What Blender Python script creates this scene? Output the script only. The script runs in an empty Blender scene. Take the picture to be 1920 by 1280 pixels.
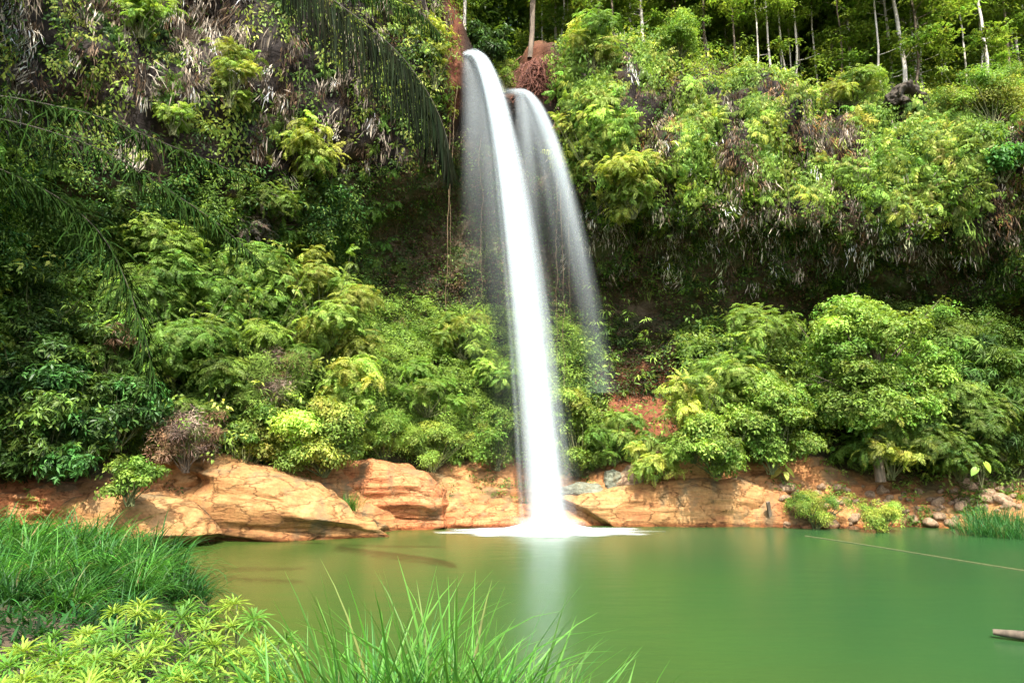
import bpy, math, random
import numpy as np
from math import radians, sin, cos, pi, sqrt

S = bpy.context.scene
COL = S.collection
# ------------------------------------------------------------------ camera
PITCH = math.atan2(.1616, .987)
CAM = np.array([0., 0., 3.])
cam_d = bpy.data.cameras.new('camera')
cam = bpy.data.objects.new('camera', cam_d); COL.objects.link(cam)
cam_d.sensor_width = 36; cam_d.lens = 24; cam_d.clip_end = 2000; cam_d.clip_start = .1
cam.location = CAM; cam.rotation_euler = (pi/2 + PITCH, 0, 0)
S.camera = cam
# ------------------------------------------------------------------ world, sun, exposure
SUN = np.array([.03, -.57, .82]); SUN /= np.linalg.norm(SUN)
W = bpy.data.worlds.new('World'); S.world = W; W.use_nodes = True
wn = W.node_tree.nodes; wl = W.node_tree.links
sky = wn.new('ShaderNodeTexSky'); sky.sky_type = 'NISHITA'; sky.sun_disc = False
sky.sun_elevation = math.asin(SUN[2]); sky.sun_rotation = math.atan2(SUN[0], SUN[1])
sky.air_density = 1.0; sky.dust_density = 3.5
bgn = wn['Background']; bgn.inputs['Strength'].default_value = .15
wl.new(sky.outputs[0], bgn.inputs[0])
sd = bpy.data.lights.new('sun', 'SUN'); sd.energy = 3.1; sd.angle = radians(.6); sd.color = (1, .95, .86)
sun = bpy.data.objects.new('sun', sd); COL.objects.link(sun)
from mathutils import Vector
sun.rotation_euler = Vector(SUN).to_track_quat('Z', 'Y').to_euler(); sun.location = (-10, -20, 60)
vs = S.view_settings
S.display_settings.display_device = 'sRGB'
vs.view_transform = 'Standard'; vs.look = 'None'; vs.gamma = 1; vs.exposure = 1.85; vs.use_curve_mapping = False
cy = S.cycles
cy.max_bounces = 7; cy.diffuse_bounces = 4; cy.glossy_bounces = 2; cy.transmission_bounces = 4
cy.transparent_max_bounces = 64; cy.caustics_reflective = False; cy.caustics_refractive = False
cy.use_denoising = True; cy.sample_clamp_indirect = 6
S.render.film_transparent = False

# ------------------------------------------------------------------ maths helpers
def unit(v):
    v = np.asarray(v, float); return v / (np.linalg.norm(v, axis=-1, keepdims=True) + 1e-12)
def g_of(py):
    c = (640 - py) / 1280; return (.1616 + .987*c) / (.987 - .1616*c)
def at(px, py, y):                      # the point at forward distance y seen at pixel (px, py) of the 1920x1280 photograph
    c = (640 - py) / 1280; k = y / (.987 - .1616*c)
    return np.array([(px - 960)/1280*k, y, 3 + y*g_of(py)])
def proj(P):
    P = np.asarray(P, float); d = P - CAM
    f = d[..., 1]*.987 + d[..., 2]*.1616; u = -d[..., 1]*.1616 + d[..., 2]*.987
    f = np.maximum(f, .01)
    return 960 + 1280*d[..., 0]/f, 640 - 1280*u/f
def _h(i, j, k, s):
    n = (i*374761393 + j*668265263 + k*1274126177 + s*974634777) & 0xffffffff
    n = ((n ^ (n >> 13)) * 1274126177) & 0xffffffff
    n = n ^ (n >> 16)
    return (n & 0xffff) / 65535.
def vnoise(P, s=0):
    P = np.asarray(P, float); F = np.floor(P); f = P - F; I = F.astype(np.int64)
    u = f*f*(3 - 2*f); r = 0
    for a in (0, 1):
        for b in (0, 1):
            for c in (0, 1):
                w = (u[..., 0] if a else 1-u[..., 0])*(u[..., 1] if b else 1-u[..., 1])*(u[..., 2] if c else 1-u[..., 2])
                r = r + w*_h(I[..., 0]+a, I[..., 1]+b, I[..., 2]+c, s)
    return r*2 - 1
def fbm(P, sc, oc=4, s=0):
    r = 0; a = 1.
    for i in range(oc):
        r = r + a*vnoise(np.asarray(P)/sc*(2.03**i) + 17.3*i, s+i); a *= .5
    return r
def smooth(a, b, x):
    t = np.clip((x - a)/(b - a), 0, 1); return t*t*(3 - 2*t)

# ------------------------------------------------------------------ scene-graph helpers
def tag(o, label=None, cat=None, group=None, kind=None):
    if label: o['label'] = label
    if cat: o['category'] = cat
    if group: o['group'] = group
    if kind: o['kind'] = kind
    return o
def thing(name, label, cat, loc, group=None):
    o = bpy.data.objects.new(name, None); COL.objects.link(o); o.location = loc
    o.empty_display_size = .2
    return tag(o, label, cat, group)
def mesh_np(name, V, Q, mats, colr=None, smoothf=False, tri=None, extra=None):
    m = bpy.data.meshes.new(name)
    V = np.ascontiguousarray(V, np.float32); Q = np.ascontiguousarray(Q, np.int32)
    n, k = Q.shape
    m.vertices.add(len(V)); m.vertices.foreach_set('co', V.ravel())
    m.loops.add(n*k); m.loops.foreach_set('vertex_index', Q.ravel())
    m.polygons.add(n); m.polygons.foreach_set('loop_start', np.arange(0, n*k, k, dtype=np.int32))
    if smoothf: m.polygons.foreach_set('use_smooth', np.ones(n, bool))
    m.update(calc_edges=True)
    if colr is not None:
        c = np.ones((len(V), 4), np.float32); c[:, :3] = colr
        at_ = m.attributes.new('Col', 'FLOAT_COLOR', 'POINT'); at_.data.foreach_set('color', c.ravel())
    for nm, arr in (extra or {}).items():
        a_ = m.attributes.new(nm, 'FLOAT', 'POINT'); a_.data.foreach_set('value', np.ascontiguousarray(arr, np.float32).ravel())
    for mt in (mats if isinstance(mats, (list, tuple)) else [mats]): m.materials.append(mt)
    return m
def link(name, mesh, parent=None, loc=None):
    o = bpy.data.objects.new(name, mesh); COL.objects.link(o)
    if parent: o.parent = parent
    if loc is not None: o.location = loc
    return o

# ------------------------------------------------------------------ materials
def newmat(name):
    m = bpy.data.materials.new(name); m.use_nodes = True
    n = m.node_tree.nodes; n.clear(); return m, n, m.node_tree.links
def leafmat(name, trans=.42, rough=.5, spec=.2, warm=(1.25, 1.2, .55)):
    m, n, l = newmat(name)
    a = n.new('ShaderNodeAttribute'); a.attribute_name = 'Col'
    p = n.new('ShaderNodeBsdfPrincipled'); p.inputs['Roughness'].default_value = rough
    p.inputs['Specular IOR Level'].default_value = spec
    l.new(a.outputs['Color'], p.inputs['Base Color'])
    t = n.new('ShaderNodeBsdfTranslucent')
    mu = n.new('ShaderNodeMix'); mu.data_type = 'RGBA'; mu.blend_type = 'MULTIPLY'; mu.inputs[0].default_value = 1
    l.new(a.outputs['Color'], mu.inputs[6]); mu.inputs[7].default_value = (*warm, 1); l.new(mu.outputs[2], t.inputs[0])
    x = n.new('ShaderNodeMixShader'); x.inputs[0].default_value = trans
    l.new(p.outputs[0], x.inputs[1]); l.new(t.outputs[0], x.inputs[2])
    o = n.new('ShaderNodeOutputMaterial'); l.new(x.outputs[0], o.inputs[0]); return m
LEAF = leafmat('leaf'); DRY = leafmat('dry_leaf', .15, .8, .1, (1, .95, .8)); GLOSS = leafmat('glossy_leaf', .25, .42, .22); PALM = leafmat('palm_leaf', .12, .7, 0)
def barkmat(name, c1, c2, sc=6):
    m, n, l = newmat(name)
    tc = n.new('ShaderNodeTexCoord'); mp = n.new('ShaderNodeMapping'); mp.inputs['Scale'].default_value = (1, 1, .25)
    l.new(tc.outputs['Object'], mp.inputs[0])
    ns = n.new('ShaderNodeTexNoise'); ns.inputs['Scale'].default_value = sc; ns.inputs['Detail'].default_value = 8; ns.inputs['Roughness'].default_value = .65
    l.new(mp.outputs[0], ns.inputs[0])
    r = n.new('ShaderNodeValToRGB'); r.color_ramp.elements[0].color = (*c1, 1); r.color_ramp.elements[1].color = (*c2, 1)
    r.color_ramp.elements[0].position = .35; r.color_ramp.elements[1].position = .65
    l.new(ns.outputs[0], r.inputs[0])
    p = n.new('ShaderNodeBsdfPrincipled'); p.inputs['Roughness'].default_value = .85; l.new(r.outputs[0], p.inputs['Base Color'])
    b = n.new('ShaderNodeBump'); b.inputs['Strength'].default_value = .6; b.inputs['Distance'].default_value = .02
    l.new(ns.outputs[0], b.inputs['Height']); l.new(b.outputs[0], p.inputs['Normal'])
    o = n.new('ShaderNodeOutputMaterial'); l.new(p.outputs[0], o.inputs[0]); return m
BARK = barkmat('brown_bark', (.06, .045, .03), (.2, .15, .1)); PALE = barkmat('pale_bark', (.3, .27, .22), (.62, .58, .5), 4)
STEM = barkmat('green_stem', (.05, .07, .02), (.14, .14, .05)); VINE = barkmat('vine_bark', (.11, .07, .035), (.24, .17, .09))
DRIFT = barkmat('driftwood', (.035, .025, .016), (.13, .1, .065), 7)

def rockmat(name, pale, ochre, red, bump=.6, crack=.5, usecol=True, scale=1.):
    m, n, l = newmat(name)
    tc = n.new('ShaderNodeTexCoord')
    def noise(sc, det, stretch=None, dist=0):
        ns = n.new('ShaderNodeTexNoise'); ns.inputs['Scale'].default_value = sc*scale; ns.inputs['Detail'].default_value = det
        ns.inputs['Roughness'].default_value = .62; ns.inputs['Distortion'].default_value = dist
        if stretch:
            mp = n.new('ShaderNodeMapping'); mp.inputs['Scale'].default_value = stretch; mp.inputs['Rotation'].default_value = (.1, .18, 0)
            l.new(tc.outputs['Object'], mp.inputs[0]); l.new(mp.outputs[0], ns.inputs[0])
        else: l.new(tc.outputs['Object'], ns.inputs[0])
        return ns
    big = noise(.85, 6, None, .9); strat = noise(1.6, 6, (.5, .5, 3.2), .8); fine = noise(9, 8)
    r = n.new('ShaderNodeValToRGB'); e = r.color_ramp.elements
    e[0].position = .3; e[0].color = (*red, 1); e[1].position = .7; e[1].color = (*pale, 1)
    k = e.new(.5); k.color = (*ochre, 1)
    ad = n.new('ShaderNodeMath'); ad.operation = 'MULTIPLY_ADD'; ad.inputs[1].default_value = .5
    h = n.new('ShaderNodeMath'); h.operation = 'MULTIPLY'; h.inputs[1].default_value = .5
    l.new(strat.outputs[0], h.inputs[0]); l.new(big.outputs[0], ad.inputs[0]); l.new(h.outputs[0], ad.inputs[2])
    l.new(ad.outputs[0], r.inputs[0])
    # dark joints: a warped cell pattern whose edges read as cracks
    vo = n.new('ShaderNodeTexVoronoi'); vo.feature = 'DISTANCE_TO_EDGE'; vo.inputs['Scale'].default_value = .9*scale
    wm = n.new('ShaderNodeMapping'); wm.inputs['Scale'].default_value = (1, .7, 2.1); wm.inputs['Rotation'].default_value = (.2, .5, .1)
    wp = n.new('ShaderNodeVectorMath'); wp.operation = 'MULTIPLY_ADD'; wp.inputs[1].default_value = (.9, .9, .9)
    l.new(strat.outputs['Color'], wp.inputs[0]); l.new(tc.outputs['Object'], wp.inputs[2]); l.new(wp.outputs[0], wm.inputs[0]); l.new(wm.outputs[0], vo.inputs[0])
    cr = n.new('ShaderNodeMapRange'); cr.inputs[1].default_value = 0; cr.inputs[2].default_value = .035; cr.inputs[3].default_value = 0; cr.inputs[4].default_value = 1
    l.new(vo.outputs['Distance'], cr.inputs[0])
    mx = n.new('ShaderNodeMix'); mx.data_type = 'RGBA'; mx.blend_type = 'MULTIPLY'
    inv = n.new('ShaderNodeMath'); inv.operation = 'MULTIPLY_ADD'; inv.inputs[1].default_value = -crack; inv.inputs[2].default_value = crack
    l.new(cr.outputs[0], inv.inputs[0]); l.new(inv.outputs[0], mx.inputs[0])
    l.new(r.outputs[0], mx.inputs[6]); mx.inputs[7].default_value = (.16, .1, .06, 1)
    m2 = n.new('ShaderNodeMix'); m2.data_type = 'RGBA'; m2.blend_type = 'OVERLAY'; m2.inputs[0].default_value = .75
    l.new(mx.outputs[2], m2.inputs[6]); l.new(fine.outputs[0], m2.inputs[7])
    al = noise(1.1, 7, (1, 1, .35), .4); ar = n.new('ShaderNodeMapRange'); ar.inputs[1].default_value = .51; ar.inputs[2].default_value = .63; ar.inputs[3].default_value = 0; ar.inputs[4].default_value = .72
    l.new(al.outputs[0], ar.inputs[0]); ma = n.new('ShaderNodeMix'); ma.data_type = 'RGBA'; l.new(ar.outputs[0], ma.inputs[0]); l.new(m2.outputs[2], ma.inputs[6]); ma.inputs[7].default_value = (.12, .1, .055, 1)   # algae stains
    out = ma.outputs[2]
    if usecol:                       # Col = soil / moss cover growing over the bedrock, Cover = how much of it
        a = n.new('ShaderNodeAttribute'); a.attribute_name = 'Col'; ac = n.new('ShaderNodeAttribute'); ac.attribute_name = 'Cover'
        m3 = n.new('ShaderNodeMix'); m3.data_type = 'RGBA'; l.new(ac.outputs['Fac'], m3.inputs[0]); l.new(out, m3.inputs[6])
        m4 = n.new('ShaderNodeMix'); m4.data_type = 'RGBA'; m4.blend_type = 'OVERLAY'; m4.inputs[0].default_value = .7
        l.new(a.outputs['Color'], m4.inputs[6]); l.new(fine.outputs[0], m4.inputs[7]); l.new(m4.outputs[2], m3.inputs[7]); out = m3.outputs[2]
    p = n.new('ShaderNodeBsdfPrincipled'); p.inputs['Roughness'].default_value = .8; p.inputs['Specular IOR Level'].default_value = .25
    ge = n.new('ShaderNodeNewGeometry'); sx = n.new('ShaderNodeSeparateXYZ'); l.new(ge.outputs['Position'], sx.inputs[0])
    wa = n.new('ShaderNodeMath'); wa.operation = 'MULTIPLY_ADD'; wa.inputs[1].default_value = .25; l.new(fine.outputs[0], wa.inputs[0]); l.new(sx.outputs['Z'], wa.inputs[2])
    wr = n.new('ShaderNodeMapRange'); wr.inputs[1].default_value = .2; wr.inputs[2].default_value = .34; wr.inputs[3].default_value = 1; wr.inputs[4].default_value = 0; l.new(wa.outputs[0], wr.inputs[0])
    wx_ = n.new('ShaderNodeMix'); wx_.data_type = 'RGBA'; wx_.blend_type = 'MULTIPLY'; l.new(wr.outputs[0], wx_.inputs[0]); l.new(out, wx_.inputs[6]); wx_.inputs[7].default_value = (.5, .36, .26, 1); out = wx_.outputs[2]   # water-stained band
    l.new(out, p.inputs['Base Color'])
    b1 = n.new('ShaderNodeBump'); b1.inputs['Strength'].default_value = bump; b1.inputs['Distance'].default_value = .12; l.new(strat.outputs[0], b1.inputs['Height'])
    b2 = n.new('ShaderNodeBump'); b2.inputs['Strength'].default_value = bump; b2.inputs['Distance'].default_value = .03; l.new(fine.outputs[0], b2.inputs['Height']); l.new(b1.outputs[0], b2.inputs['Normal'])
    b3 = n.new('ShaderNodeBump'); b3.inputs['Strength'].default_value = crack; b3.inputs['Distance'].default_value = .06; l.new(cr.outputs[0], b3.inputs['Height']); l.new(b2.outputs[0], b3.inputs['Normal'])
    l.new(b3.outputs[0], p.inputs['Normal'])
    o = n.new('ShaderNodeOutputMaterial'); l.new(p.outputs[0], o.inputs[0]); return m
CLIFF = rockmat('sandstone_cliff', (.42, .25, .105), (.33, .155, .055), (.23, .075, .03), .7, .55)
SLAB = rockmat('tan_sandstone', (.37, .225, .095), (.3, .155, .055), (.21, .075, .028), .65, .6, False, .9)
REDROCK = rockmat('red_sandstone', (.45, .25, .11), (.4, .16, .06), (.28, .075, .03), .9, .6, False, 1.3)
GREYROCK = rockmat('grey_rock', (.25, .26, .2), (.16, .17, .12), (.08, .08, .06), .6, .3, False, 2)
COBBLE = rockmat('cobble_stone', (.5, .38, .26), (.3, .2, .12), (.2, .11, .07), .6, .1, False, 3)
def soilmat(name, c1, c2):
    return barkmat(name, c1, c2, 5)
SOIL = soilmat('dark_soil', (.03, .022, .012), (.09, .06, .03))

def watermat():
    m, n, l = newmat('green_water')
    tc = n.new('ShaderNodeTexCoord')
    a = n.new('ShaderNodeAttribute'); a.attribute_name = 'Col'
    p = n.new('ShaderNodeBsdfPrincipled'); p.inputs['Roughness'].default_value = .27; p.inputs['IOR'].default_value = 1.33
    l.new(a.outputs['Color'], p.inputs['Base Color'])
    mp = n.new('ShaderNodeMapping'); mp.inputs['Scale'].default_value = (.5, 1.3, 1); l.new(tc.outputs['Object'], mp.inputs[0])
    ns = n.new('ShaderNodeTexNoise'); ns.inputs['Scale'].default_value = 1.6; ns.inputs['Detail'].default_value = 3; l.new(mp.outputs[0], ns.inputs[0])
    b = n.new('ShaderNodeBump'); b.inputs['Strength'].default_value = .2; b.inputs['Distance'].default_value = .07; l.new(ns.outputs[0], b.inputs['Height'])
    l.new(b.outputs[0], p.inputs['Normal'])
    o = n.new('ShaderNodeOutputMaterial'); l.new(p.outputs[0], o.inputs[0]); return m
WATER = watermat()
def fallmat(name, c, trans):
    m, n, l = newmat(name)
    a = n.new('ShaderNodeAttribute'); a.attribute_name = 'Alpha'
    d = n.new('ShaderNodeBsdfDiffuse'); d.inputs[0].default_value = (*c, 1)
    t = n.new('ShaderNodeBsdfTranslucent'); t.inputs[0].default_value = (*c, 1)
    x = n.new('ShaderNodeMixShader'); x.inputs[0].default_value = trans; l.new(d.outputs[0], x.inputs[1]); l.new(t.outputs[0], x.inputs[2])
    tr = n.new('ShaderNodeBsdfTransparent')
    y = n.new('ShaderNodeMixShader'); l.new(a.outputs['Fac'], y.inputs[0]); l.new(tr.outputs[0], y.inputs[1]); l.new(x.outputs[0], y.inputs[2])
    o = n.new('ShaderNodeOutputMaterial'); l.new(y.outputs[0], o.inputs[0]); return m
FALL = fallmat('falling_water', (.7, .78, .81), .45); FOAM = fallmat('foam_white', (.7, .74, .74), .1)

# ------------------------------------------------------------------ leaf lists
class LL:
    """leaf list: base point, direction, up-normal, length, width, colour of every leaf"""
    def __init__(s, P, D, N, L, Wd, C):
        n = len(P); s.P = np.asarray(P, float); s.D = unit(D); s.N = np.asarray(N, float)
        s.L = np.broadcast_to(np.asarray(L, float), (n,)).copy(); s.W = np.broadcast_to(np.asarray(Wd, float), (n,)).copy()
        s.C = np.broadcast_to(np.asarray(C, float), (n, 3)).copy()
    def __len__(s): return len(s.P)
def cat(ls):
    ls = [x for x in ls if len(x)]
    return LL(*[np.concatenate([getattr(x, k) for x in ls]) for k in 'PDNLWC'])
def leaves_mesh(name, ll, mats, curl=.18, fold=.14, wpos=.42):
    Sd = unit(np.cross(ll.D, ll.N)); N = np.cross(Sd, ll.D)
    L = ll.L[:, None]; Wd = ll.W[:, None]
    mid = ll.P + ll.D*L*wpos; tip = ll.P + ll.D*L - N*curl*L
    V = np.stack([ll.P, mid - Sd*Wd/2 + N*fold*Wd, tip, mid + Sd*Wd/2 + N*fold*Wd], 1).reshape(-1, 3)
    Q = np.arange(len(V)).reshape(-1, 4)
    return mesh_np(name, V, Q, mats, np.repeat(ll.C, 4, 0))
def rotm(yaw, zaxis=None):
    """K rotation matrices: local z -> zaxis, spun by yaw"""
    K = len(yaw)
    z = np.tile([0., 0, 1], (K, 1)) if zaxis is None else unit(zaxis)
    h = np.where(np.abs(z[:, 2:3]) > .95, np.array([[1., 0, 0]]), np.array([[0, 0, 1.]]))
    x = unit(np.cross(h, z)); y = np.cross(z, x)
    c = np.cos(yaw)[:, None]; s_ = np.sin(yaw)[:, None]
    return np.stack([x*c + y*s_, -x*s_ + y*c, z], 2)
def inst(ll, R, T, sc, C=None, tint=None):
    K = len(T); n = len(ll)
    P = np.einsum('kij,nj->kni', R, ll.P)*sc[:, None, None] + T[:, None, :]
    D = np.einsum('kij,nj->kni', R, ll.D); N = np.einsum('kij,nj->kni', R, ll.N)
    Cc = np.tile(ll.C[None], (K, 1, 1)) if C is None else ll.C[None]*C[:, None, :]
    return LL(P.reshape(-1, 3), D.reshape(-1, 3), N.reshape(-1, 3), (ll.L[None]*sc[:, None]).ravel(), (ll.W[None]*sc[:, None]).ravel(), Cc.reshape(-1, 3))
def frond(rng, L=1., npair=13, ll=.2, lw=.05, pitch=.9, droop=1.8, hang=.2, col=(1, 1, 1)):
    t = np.linspace(.1, 1, npair); ang = pitch - droop*t**1.2
    T = np.stack([np.cos(ang), 0*t, np.sin(ang)], 1); st = L*.9/(npair-1)
    P = np.cumsum(T*st, 0); N = np.stack([-np.sin(ang), 0*t, np.cos(ang)], 1)
    prof = np.sin(pi*np.clip(.12 + .86*t, 0, 1))**.7*.9 + .1
    out = [LL(P - T*st, T, N, st*1.25, .012*L + 0*t, np.array(col)*.8)]
    for sg in (1, -1):
        j = rng.normal(0, .12, (npair, 3))
        D = np.array([0, sg*.9, 0]) + T*.45 + np.array([0, 0, -hang]) + j
        out.append(LL(P, D, N + rng.normal(0, .25, (npair, 3)), ll*prof*rng.uniform(.8, 1.15, npair), lw*prof**.5, np.array(col)*rng.uniform(.8, 1.2, (npair, 1))))
    return cat(out)
def fern_clump(rng, k=12, **kw):
    o = []
    for i in range(k):
        f = frond(rng, L=rng.uniform(.7, 1.1), pitch=rng.uniform(.2, 1.25), droop=rng.uniform(1.3, 2.5), **kw)
        yaw = np.array([i*2.4 + rng.uniform(-.3, .3)])
        o.append(inst(f, rotm(yaw), np.zeros((1, 3)), np.ones(1), np.array([[1., 1, 1]])*rng.uniform(.75, 1.25)))
    return cat(o)
def spray(rng, n=9, r=.25, L=.16, Wd=.075, down=.35):
    """a twig end: n leaves round it"""
    a = rng.uniform(0, 2*pi, n); e = rng.uniform(-.5, .6, n)
    D = np.stack([np.cos(a)*np.cos(e), np.sin(a)*np.cos(e), np.sin(e) - down], 1)
    P = np.stack([np.cos(a), np.sin(a), 0*a], 1)*r*rng.uniform(.1, 1, (n, 1)) + rng.normal(0, r*.2, (n, 3))
    N = np.array([0, 0, 1.]) + rng.normal(0, .35, (n, 3))
    return LL(P, D, N, L*rng.uniform(.7, 1.2, n), Wd*rng.uniform(.8, 1.15, n), np.ones((n, 3))*rng.uniform(.8, 1.2, (n, 1)))
YG = np.array([.36, .42, .08]); LG = np.array([.22, .33, .06]); MG = np.array([.115, .205, .035]); DG = np.array([.036, .075, .016])
BG = np.array([.06, .16, .035]); BRN = np.array([.16, .1, .055]); GRY = np.array([.5, .43, .33]); ORG = np.array([.38, .19, .06]); PNK = np.array([.36, .27, .2])
def jit(rng, c, n, b=.25, h=.1):
    c = np.asarray(c, float)
    return np.clip(c*np.exp(rng.normal(0, b, (n, 1)))*np.exp(rng.normal(0, h, (n, 3))), .004, .75)

def tube(path, rad, sides=7):
    path = np.asarray(path, float); rad = np.broadcast_to(np.asarray(rad, float), (len(path),))
    T = unit(np.gradient(path, axis=0)); h = np.array([0, 0, 1.]) if abs(T[0][2]) < .9 else np.array([1., 0, 0])
    X = unit(np.cross(T, h)); Y = np.cross(T, X); a = np.arange(sides)/sides*2*pi
    V = path[:, None, :] + rad[:, None, None]*(np.cos(a)[None, :, None]*X[:, None, :] + np.sin(a)[None, :, None]*Y[:, None, :])
    i = np.arange(len(path)-1)[:, None]*sides; j = np.arange(sides)[None, :]; k = (j+1) % sides
    Q = np.stack([i+j, i+k, i+sides+k, i+sides+j], 2).reshape(-1, 4)
    return V.reshape(-1, 3), Q
def join(parts):
    Vs, Qs, o = [], [], 0
    for V, Q in parts:
        Vs.append(V); Qs.append(Q + o); o += len(V)
    return np.concatenate(Vs), np.concatenate(Qs)
def wob(rng, a, b, n=8, amp=.1):
    t = np.linspace(0, 1, n)[:, None]; p = np.asarray(a)*(1-t) + np.asarray(b)*t
    o = np.cumsum(rng.normal(0, amp/sqrt(n), (n, 3)), 0); o -= o[0]*(1-t); o[:, 2] *= .4
    return p + o*np.sin(pi*np.clip(t, 0, 1)*.5)

# ------------------------------------------------------------------ terrain: the amphitheatre cliff
CPX = [-900, -300, 0, 200, 400, 600, 760, 835, 880, 960, 1010, 1100, 1300, 1500, 1700, 1920, 2400, 3200]
CT = [
 [(6,-2),(7,0),(7.5,1),(8,1.5),(8.3,3),(8.6,4),(8.8,4.6),(9,5),(9.3,5.4),(9.6,6),(10,6.6),(11,7.2),(13,8),(20,12),(40,24)],
 [(12,-2),(13,0),(13.5,1),(14,1.8),(14.7,4),(15.3,6),(15.8,7.4),(15.8,8.4),(14.8,9.4),(14.6,12),(14.8,14.5),(15.5,17),(18,20),(26,27),(55,45)],
 [(20.5,-2),(21.5,0),(22,1.2),(22.6,2),(23.2,5),(23.4,8),(23.6,9.5),(23.4,11),(22.2,12.5),(21.5,17),(21.7,21),(22.5,25),(26,29),(36,38),(65,60)],
 [(22,-2),(23.2,0),(23.8,1.5),(24.5,2.2),(25.2,5),(25.8,8),(26.,9.8),(25.6,11.2),(24.1,12.6),(23.5,17.5),(23.7,22),(24.5,27),(28,32),(38,41),(66,63)],
 [(23.5,-2),(24.6,0),(25.4,1.8),(26.4,2.6),(27.3,5.5),(28.1,8.5),(28.5,10.5),(28.2,11.8),(26.2,13.),(25.6,17.5),(25.6,22),(26.3,28),(30,33),(40,42),(66,65)],
 [(24.8,-2),(26,0),(27,1.7),(28.2,2.6),(29.5,5.5),(31,9),(32.5,11.5),(32,13.),(28.6,14),(27.5,18),(27.2,22.5),(27.8,28),(31,33),(41,42),(66,65)],
 [(26.6,-2),(27.8,0),(29,1.6),(30,2.6),(31.2,5),(32.8,8.5),(34.3,11),(34.3,14.5),(31,16.5),(29.5,19.5),(29,23),(29.5,28),(32,32),(42,40),(66,60)],
 [(27.5,-2),(28.6,0),(29.8,1.6),(30.8,2.5),(32,5),(33.5,8.3),(35,11),(35,15.5),(32.5,18),(31.3,20.5),(31,23.5),(31.6,26.5),(34,29),(43,36),(66,52)],
 [(28.2,-2),(29.2,0),(30.3,1.6),(31.2,2.5),(32.4,5),(33.8,8.2),(35.2,11),(35.4,16),(33.2,19.5),(32,21.5),(31.6,22.3),(32.5,22.6),(36,23.6),(46,27),(68,38)],
 [(28.8,-2),(29.8,0),(30.8,1.6),(31.6,2.4),(32.8,5),(34.2,8.),(35.5,11),(35.4,15),(33.2,18),(32,19.6),(31.6,20.4),(32.5,20.8),(36,23),(46,29),(68,42)],
 [(28.8,-2),(29.8,0),(30.7,1.6),(31.5,2.4),(32.7,5),(34.2,8.),(35.5,11),(35.4,15),(33,18),(31.8,20),(31.7,22),(32.5,24),(36,26.5),(46,31),(68,46)],
 [(28.6,-2),(29.6,0),(30.4,1.6),(31.2,2.4),(32.5,5),(34,8),(36.3,10.2),(35.4,12.4),(31.2,14.6),(30.8,17.5),(31,20.5),(32.5,24),(37,26),(46,29.5),(70,50)],
 [(28.6,-2),(29.5,0),(30.3,2.3),(31.3,3.),(32.5,5),(34,8),(36.3,9.6),(34.8,11.4),(29.8,14.2),(29.8,16.5),(29.9,20),(31.8,22.8),(37,25),(46,29),(70,52)],
 [(27.8,-2),(28.8,0),(30,1.6),(31.3,2.7),(32.5,5),(33.8,7.4),(36,9.),(34.2,10.8),(29.4,13.9),(29.3,16.3),(30,18.3),(32.2,21.3),(38,24),(47,28.5),(70,52)],
 [(27,-2),(28,0),(29.2,.8),(30.8,1.9),(32,5),(33.3,7.2),(35,8.2),(32.8,9.8),(28.6,13.2),(28.5,15.8),(29.5,17.5),(32.5,20),(38,23.4),(47,28),(70,52)],
 [(26,-2),(27,0),(28.2,.8),(29.8,1.9),(31,5),(32.2,7.),(33.6,7.8),(31.3,9),(27.6,12.4),(27.5,15),(28.5,17),(31.5,20),(37,23.4),(46,28),(70,52)],
 [(22,-2),(23,0),(24,.9),(25,2),(26,5),(27,7.6),(28,9),(26,10.5),(23.5,11.3),(23.3,14),(24,17),(26.5,20),(31,25),(40,32),(62,52)],
 [(13,-2),(14,0),(14.5,.9),(15,2),(15.6,4),(16.2,5),(17,6),(16.5,7),(15.5,8),(15.5,9),(16,10),(17.5,12),(20,15),(28,22),(50,40)]]
CT = np.array(CT, float)
NU, = (560,)
VK = np.concatenate([np.linspace(0, 4, 110, endpoint=False), np.linspace(4, 12, 170, endpoint=False), np.linspace(12, 14, 50)])
pxs = np.concatenate([np.linspace(-900, -100, 60, endpoint=False), np.linspace(-100, 2020, 440, endpoint=False), np.linspace(2020, 3200, 60)])
CI = np.interp(pxs, CPX, np.arange(len(CPX)))
ki = np.arange(15)
colY = np.stack([np.interp(pxs, CPX, CT[:, k, 0]) for k in ki], 1); colZ = np.stack([np.interp(pxs, CPX, CT[:, k, 1]) for k in ki], 1)
def gsm(A, axis, r):
    w = np.exp(-.5*(np.arange(-3*r, 3*r+1)/r)**2); w /= w.sum(); pad = [(0, 0), (0, 0)]; pad[axis] = (3*r, 3*r)
    B = np.pad(A, pad, mode='edge'); return sum(w[i]*np.take(B, np.arange(i, i+A.shape[axis]), axis) for i in range(len(w)))
colY = gsm(colY, 0, 6); colZ = gsm(colZ, 0, 6)
TY = np.stack([np.interp(VK, ki, colY[i]) for i in range(len(pxs))], 0); TZ = np.stack([np.interp(VK, ki, colZ[i]) for i in range(len(pxs))], 0)
TY = gsm(TY, 1, 6); TZ = gsm(TZ, 1, 6)
TX = ((pxs - 960)/1280/.987)[:, None]*TY
TP = np.stack([TX, TY, TZ], 2)
VV = np.broadcast_to(VK[None], TY.shape)
def normals(P):
    du = np.gradient(P, axis=0); dv = np.gradient(P, axis=1); return unit(np.cross(dv, du))*-1
TN = normals(TP)
if TN[300, 60, 1] > 0: TN = -TN
lipmask = smooth(6.8, 8, VV)*(1 - smooth(11.5, 13, VV)); low = smooth(.6, 1.4, VV)*(1 - smooth(3.2, 4.2, VV)); mid = smooth(3.4, 4.5, VV)*(1 - smooth(6.5, 7.5, VV))
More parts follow.
